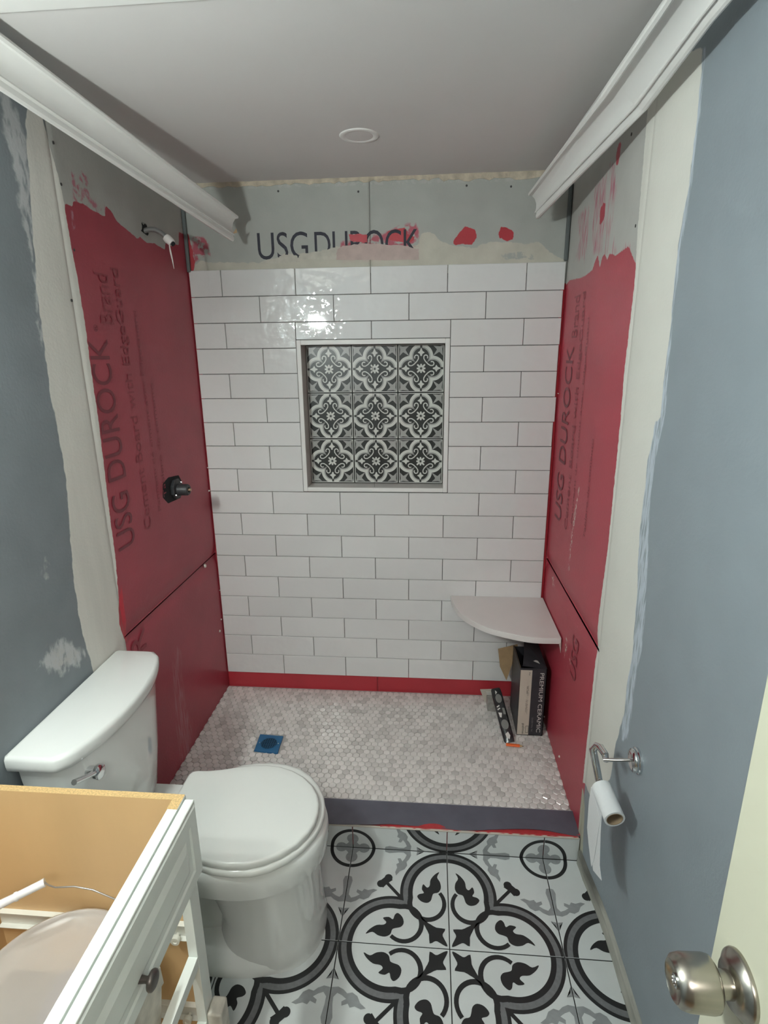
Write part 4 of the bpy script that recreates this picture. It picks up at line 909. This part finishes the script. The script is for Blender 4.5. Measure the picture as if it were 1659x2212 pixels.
fl = MB(); fl.add([(BX0+.012, BY0+.02, BZ1+.002), (BX1-.002, BY0+.001, BZ1+.001), (BX1-.001, BY1+.0, BZ1+.008), (BX0+.045, BY1, BZ1+.018), (BX0+.032, BY0+.12, BZ1+.010),
    (BX0+.012, BY0+.02, BZ1-.001), (BX1-.002, BY0+.001, BZ1-.002), (BX1-.001, BY1, BZ1+.005), (BX0+.045, BY1, BZ1+.015), (BX0+.032, BY0+.12, BZ1+.007)],
    [(0, 1, 2, 3, 4), (9, 8, 7, 6, 5), (0, 5, 6, 1), (1, 6, 7, 2), (2, 7, 8, 3), (3, 8, 9, 4), (4, 9, 5, 0)]).build('torn_flap', BOXB, cx)
MB().add([(BX0+.060, BY0+.050, BZ1+.0065), (BX0+.072, BY0+.058, BZ1+.0068), (BX0+.085, BY0+.030, BZ1+.0055), (BX0+.080, BY0+.052, BZ1+.0068)], [(0, 1, 3, 2)]).build('torn_patch', INKW, cx)
fp = [at('y', -.070, *q) for q in ((1076, 1402), (1118, 1392), (1121, 1415), (1108, 1430), (1094, 1470), (1080, 1440))]
MB().loft([[(p[0], -.070, p[2]) for p in fp], [(p[0], -.067, p[2]) for p in fp]]).build('cardboard_flap', CARD, cx)
ip = MB().box(BX0+t, BX0+t+.0015, BY0+t, BY1-t, BZ1-.09, BZ1-.011); ip.build('inner_lining', CARD, cx)
settle(cx)
for ch in cx.children:
    if ch.name.startswith('lettering'): pass
# spacer packet leaning on the carton
pk = empty('spacer_packet', (1.20, -.27, SFZ), 'narrow black printed packet leaning against the left side of the tile carton', 'packet')
pa = at('y', -.135, 1070, 1487); pb_ = at('z', SFZ+.003, 1101, 1604)
A_, B_ = Vector(pa), Vector(pb_); ax_ = (B_-A_).normalized(); sd = ax_.cross(Vector((0, -1, .25))).normalized(); sd = -sd if sd.x < 0 else sd; nn = sd.cross(ax_).normalized()
if nn.y > 0: nn = -nn
Lp = (B_-A_).length; PW = .046
def pq(u, v, h_): return A_+sd*((u-.5)*PW)+ax_*(v*Lp)+nn*h_
rings = []
for v, wd, th in ((0, .8, .002), (.04, .95, .004), (.12, 1, .010), (.5, 1.0, .013), (.88, 1.0, .010), (.96, .95, .004), (1, .85, .002)):
    rings.append([pq(.5-wd/2, v, 0), pq(.5-wd*.35, v, th), pq(.5+wd*.35, v, th), pq(.5+wd/2, v, 0), pq(.5, v, -.002)])
MB().loft(rings).build('wrapper', mat('black_printed_film', (.03, .031, .033), .22, var=.3, vscale=60), pk, smooth=True)
def decal(name, pts, m_, h_=.0138): MB().add([pq(u, v, h_) for u, v in pts], [tuple(range(len(pts)))]).build(name, m_, pk)
FILM = mat('clear_film_window', (.20, .20, .19), .25)
decal('window', [(.55+.30*math.cos(a*math.pi/8), .22+.085*math.sin(a*math.pi/8)) for a in range(16)], FILM)
decal('window', [(.50+.33*math.cos(a*math.pi/8), .70+.09*math.sin(a*math.pi/8)) for a in range(16)], FILM)
decal('grey_panel', [(.62, .40), (.84, .41), (.84, .53), (.62, .52)], FILM)
for v0 in (.36, .41): decal('stripe', [(.16, v0), (.42, v0-.02), (.46, v0), (.20, v0+.022)], INKW)
decal('triangle_mark', [(.18, .47), (.50, .49), (.36, .57), (.22, .56)], INKW)
decal('triangle_mark', [(.40, .06), (.56, .10), (.36, .14)], INKW)
decal('white_window', [(.30, .86), (.60, .83), (.72, .90), (.58, .96), (.34, .93)], INKW, .0120)
settle(pk)
# marble offcut piece with mesh, behind the packet
mo = empty('tile_offcut', (1.14, -.06, SFZ), 'cream mounting scrap with a grey marble square leaning on the shower back wall', 'tile scrap')
sc_ = [at('y', -.055, *q) for q in ((1037, 1490), (1068, 1489), (1072, 1506), (1076, 1522), (1048, 1523), (1044, 1508), (1041, 1500))]
MB().loft([[(p[0], -.050, p[2]) for p in sc_], [(p[0], -.056, p[2]) for p in sc_]]).build('cream_sheet', mat('cream_foam', (.50, .46, .40), .9), mo, bevel=.001)
s2 = [at('y', -.058, *q) for q in ((1050, 1494), (1066, 1494), (1070, 1510), (1055, 1512))]
MB().loft([[(p[0], -.0565, p[2]) for p in s2], [(p[0], -.060, p[2]) for p in s2]]).build('pale_chip', mat('pale_chip', (.56, .54, .50), .6), mo)
g0 = at('y', -.10, 1052, 1524); MB().box(float(g0[0]), float(g0[0])+.060, -.125, -.06, SFZ, SFZ+.045).build('grey_marble_block', mat('grey_marble', (.30, .29, .265), .6, var=.25, vscale=60), mo, bevel=.003)
settle(mo)
# pencil
p0, p1 = at('z', SFZ+.005, 1093, 1608), at('z', SFZ+.005, 1131, 1612)
pen = empty('carpenter_pencil', ((p0[0]+p1[0])/2, (p0[1]+p1[1])/2, SFZ), 'short orange carpenter pencil lying on the hexagon floor before the carton', 'pencil')
d_ = Vector(p1)-Vector(p0)
def fl_ring(c_, w_, h_): 
    u = Vector((-d_.y, d_.x, 0)).normalized(); return [Vector(c_)+u*w_*a+Vector((0, 0, h_*b)) for a, b in ((1, .4), (.6, 1), (-.6, 1), (-1, .4), (-1, -.4), (-.6, -1), (.6, -1), (1, -.4))]
MB().loft([fl_ring(p0, .0075, .004), fl_ring(lerp(p0, p1, .78), .0075, .004)]).build('barrel', ORANGE, pen)
MB().loft([fl_ring(lerp(p0, p1, .78), .0072, .0038), fl_ring(lerp(p0, p1, .94), .0026, .0016)]).build('sharpened_wood', WOODP, pen)
MB().loft([fl_ring(lerp(p0, p1, .94), .0026, .0016), fl_ring(p1, .0008, .0006)]).build('lead', INKK, pen)
settle(pen)
# ---------------------------------------------------------------- shower valve and arm
vc = Vector((LW+.003, -.332, 1.190))
va = empty('shower_valve', vc, 'black rough-in shower valve poking through the red left wall', 'valve')
octo = lambda x, r, s=1: [(x, r*math.cos(math.radians(22.5+45*k))*s, r*math.sin(math.radians(22.5+45*k))) for k in range(8)]
MB().loft([octo(-.002, .040), octo(.010, .042), octo(.014, .036)]).build('collar', VALVE, va, bevel=.002)
MB().lathe([(.005, .0235), (.050, .0225), (.055, .019), (.055, .010), (.049, .009)], (1, 0, 0), (0, 0, -.004), 22).build('cartridge', VALVE, va, smooth=True)
MB().lathe([(.046, .0055), (.064, .0055)], (1, 0, 0), (0, 0, -.004), 12).build('stem', BRASS, va, smooth=True)
for a in (-1, 1): MB().lathe([(.013, .005), (.017, .004)], (1, 0, 0), (0, a*.027, a*.02), 8).build('screw', CHROME, va)
sa_ = empty('bent_shower_pipe', (LW+.002, -.335, 2.112), 'bent grey shower pipe stub with taped end high on the left wall', 'pipe')
MB().tube([(-.004, 0, .0), (.02, 0, .004), (.04, 0, .002), (.058, 0, -.007), (.072, 0, -.020), (.084, 0, -.032)], .0085, 12).build('pipe', PIPE, sa_, smooth=True)
MB().tube([(.074, 0, -.022), (.080, 0, -.028), (.090, 0, -.037), (.095, 0, -.042)], [.013, .0145, .0135, .012], 14).build('thread_tape', TAPEW, sa_, smooth=True)
MB().tube([(.0955, 0, -.0425), (.099, -.001, -.046)], .008, 12).build('pipe_mouth', DRK, sa_, smooth=True)
MB().tube([(.086, -.006, -.043), (.088, -.006, -.07), (.092, -.006, -.10), (.094, -.006, -.125)], [.0016, .003, .0022, .0008], 6).build('tape_end', TAPEW, sa_)
MB().add([(-.003, -.022, .034), (.003, .0, .022), (.003, .018, .020), (.0, .0, -.02), (.003, -.005, -.028), (.004, -.012, .016)], [(0, 1, 2), (0, 5, 1), (5, 3, 4)]).build('torn_edge', BOARDE, sa_)
# ---------------------------------------------------------------- toilet paper holder and roll
XW = RW+.002+.022
rc = at('x', XW, 1379, 1643)
th = empty('paper_holder', (XW, float(rc[1]), float(rc[2])), 'chrome toilet paper holder arm on the grey right wall', 'paper holder')
MB().lathe([(0, .033), (.006, .0335), (.008, .030), (.012, .031), (.017, .029), (.020, .020), (.022, .010)], (-1, 0, 0), (0, 0, 0), 32).build('wall_rosette', CHROME, th, smooth=True)
# arm out from the wall
JX = 1.325
jp = at('x', JX, 1303, 1641); L0 = Vector(th.location)
rel = lambda p: Vector(p)-L0
j = rel(jp)
MB().tube([(-.015, 0, 0), (j.x*.6, j.y*.6+.0, j.z*.6), (j.x, j.y, j.z)], [.0048, .0048, .0052], 12).build('arm', CHROME, th, smooth=True)
rf = Vector(at('x', 1.338, 1328, 1770)); rb = Vector(at('x', 1.330, 1299, 1700))
axr = (rf-rb).normalized()
top = rel(at('x', 1.328, 1296, 1619)); lowp = rb-L0
MB().tube([j+Vector((.012, .01, -.012)), j+Vector((.008, .012, .006)), j+(top-j)*.9+Vector((.004, .012, 0)), top+Vector((-.004, .016, -.002)), top+Vector((-.012, .018, -.016)), (top+lowp)/2+Vector((-.010, .016, .006)), lowp+Vector((-.004, .014, .012)), lowp+Vector((0, .004, 0)), lowp+axr*.05], [.007, .0095, .0102, .0105, .0105, .0100, .0095, .0090, .0078], 14).build('hooked_rod', CHROME, th, smooth=True)
roll = empty('toilet_roll', tuple(rb), 'nearly empty white toilet roll hanging on the chrome holder', 'toilet roll')
Lr = (rf-rb).length
MB().lathe([(0, .0205), (0, .0262), (Lr, .0262), (Lr, .0212)], axr, (0, 0, 0), 32, cap=(False, False)).build('paper_wrap', PAPER, roll, smooth=True)
MB().lathe([(-.001, .0195), (-.001, .0210), (Lr+.0005, .0210), (Lr+.0005, .0195), (Lr-.01, .0192), (0.0, .0192)], axr, (0, 0, 0), 32, cap=(False, False)).build('cardboard_tube', TUBEC, roll, smooth=True)
# loose sheet, thin but solid
def sheet(px, xs, nm, org):
    P = [Vector(at('x', x, *q))-Vector(org) for q, x in zip(px, xs)]; n = len(P); bk = [p+Vector((.0006, 0, 0)) for p in P]
    F = [tuple(q) for q in tessellate_polygon([[Vector((p.y, p.z, 0)) for p in P]])]; F += [tuple(reversed([i+n for i in f])) for f in F[:]]; F += [(i, (i+1) % n, (i+1) % n+n, i+n) for i in range(n)]
    return MB().add(P+bk, F).build(nm, PAPER, roll)
sheet([(1277, 1700), (1272, 1730), (1268, 1788), (1272, 1830), (1277, 1872), (1282, 1860), (1288, 1825), (1293, 1790), (1297, 1768), (1291, 1745), (1284, 1715)], [1.311]*11, 'loose_sheet', rb)
sheet([(1284, 1700), (1276, 1840), (1281, 1880), (1299, 1902), (1295, 1870), (1297, 1800), (1300, 1750)], [1.3125]*7, 'loose_sheet', rb)
bpy.context.view_layer.update()
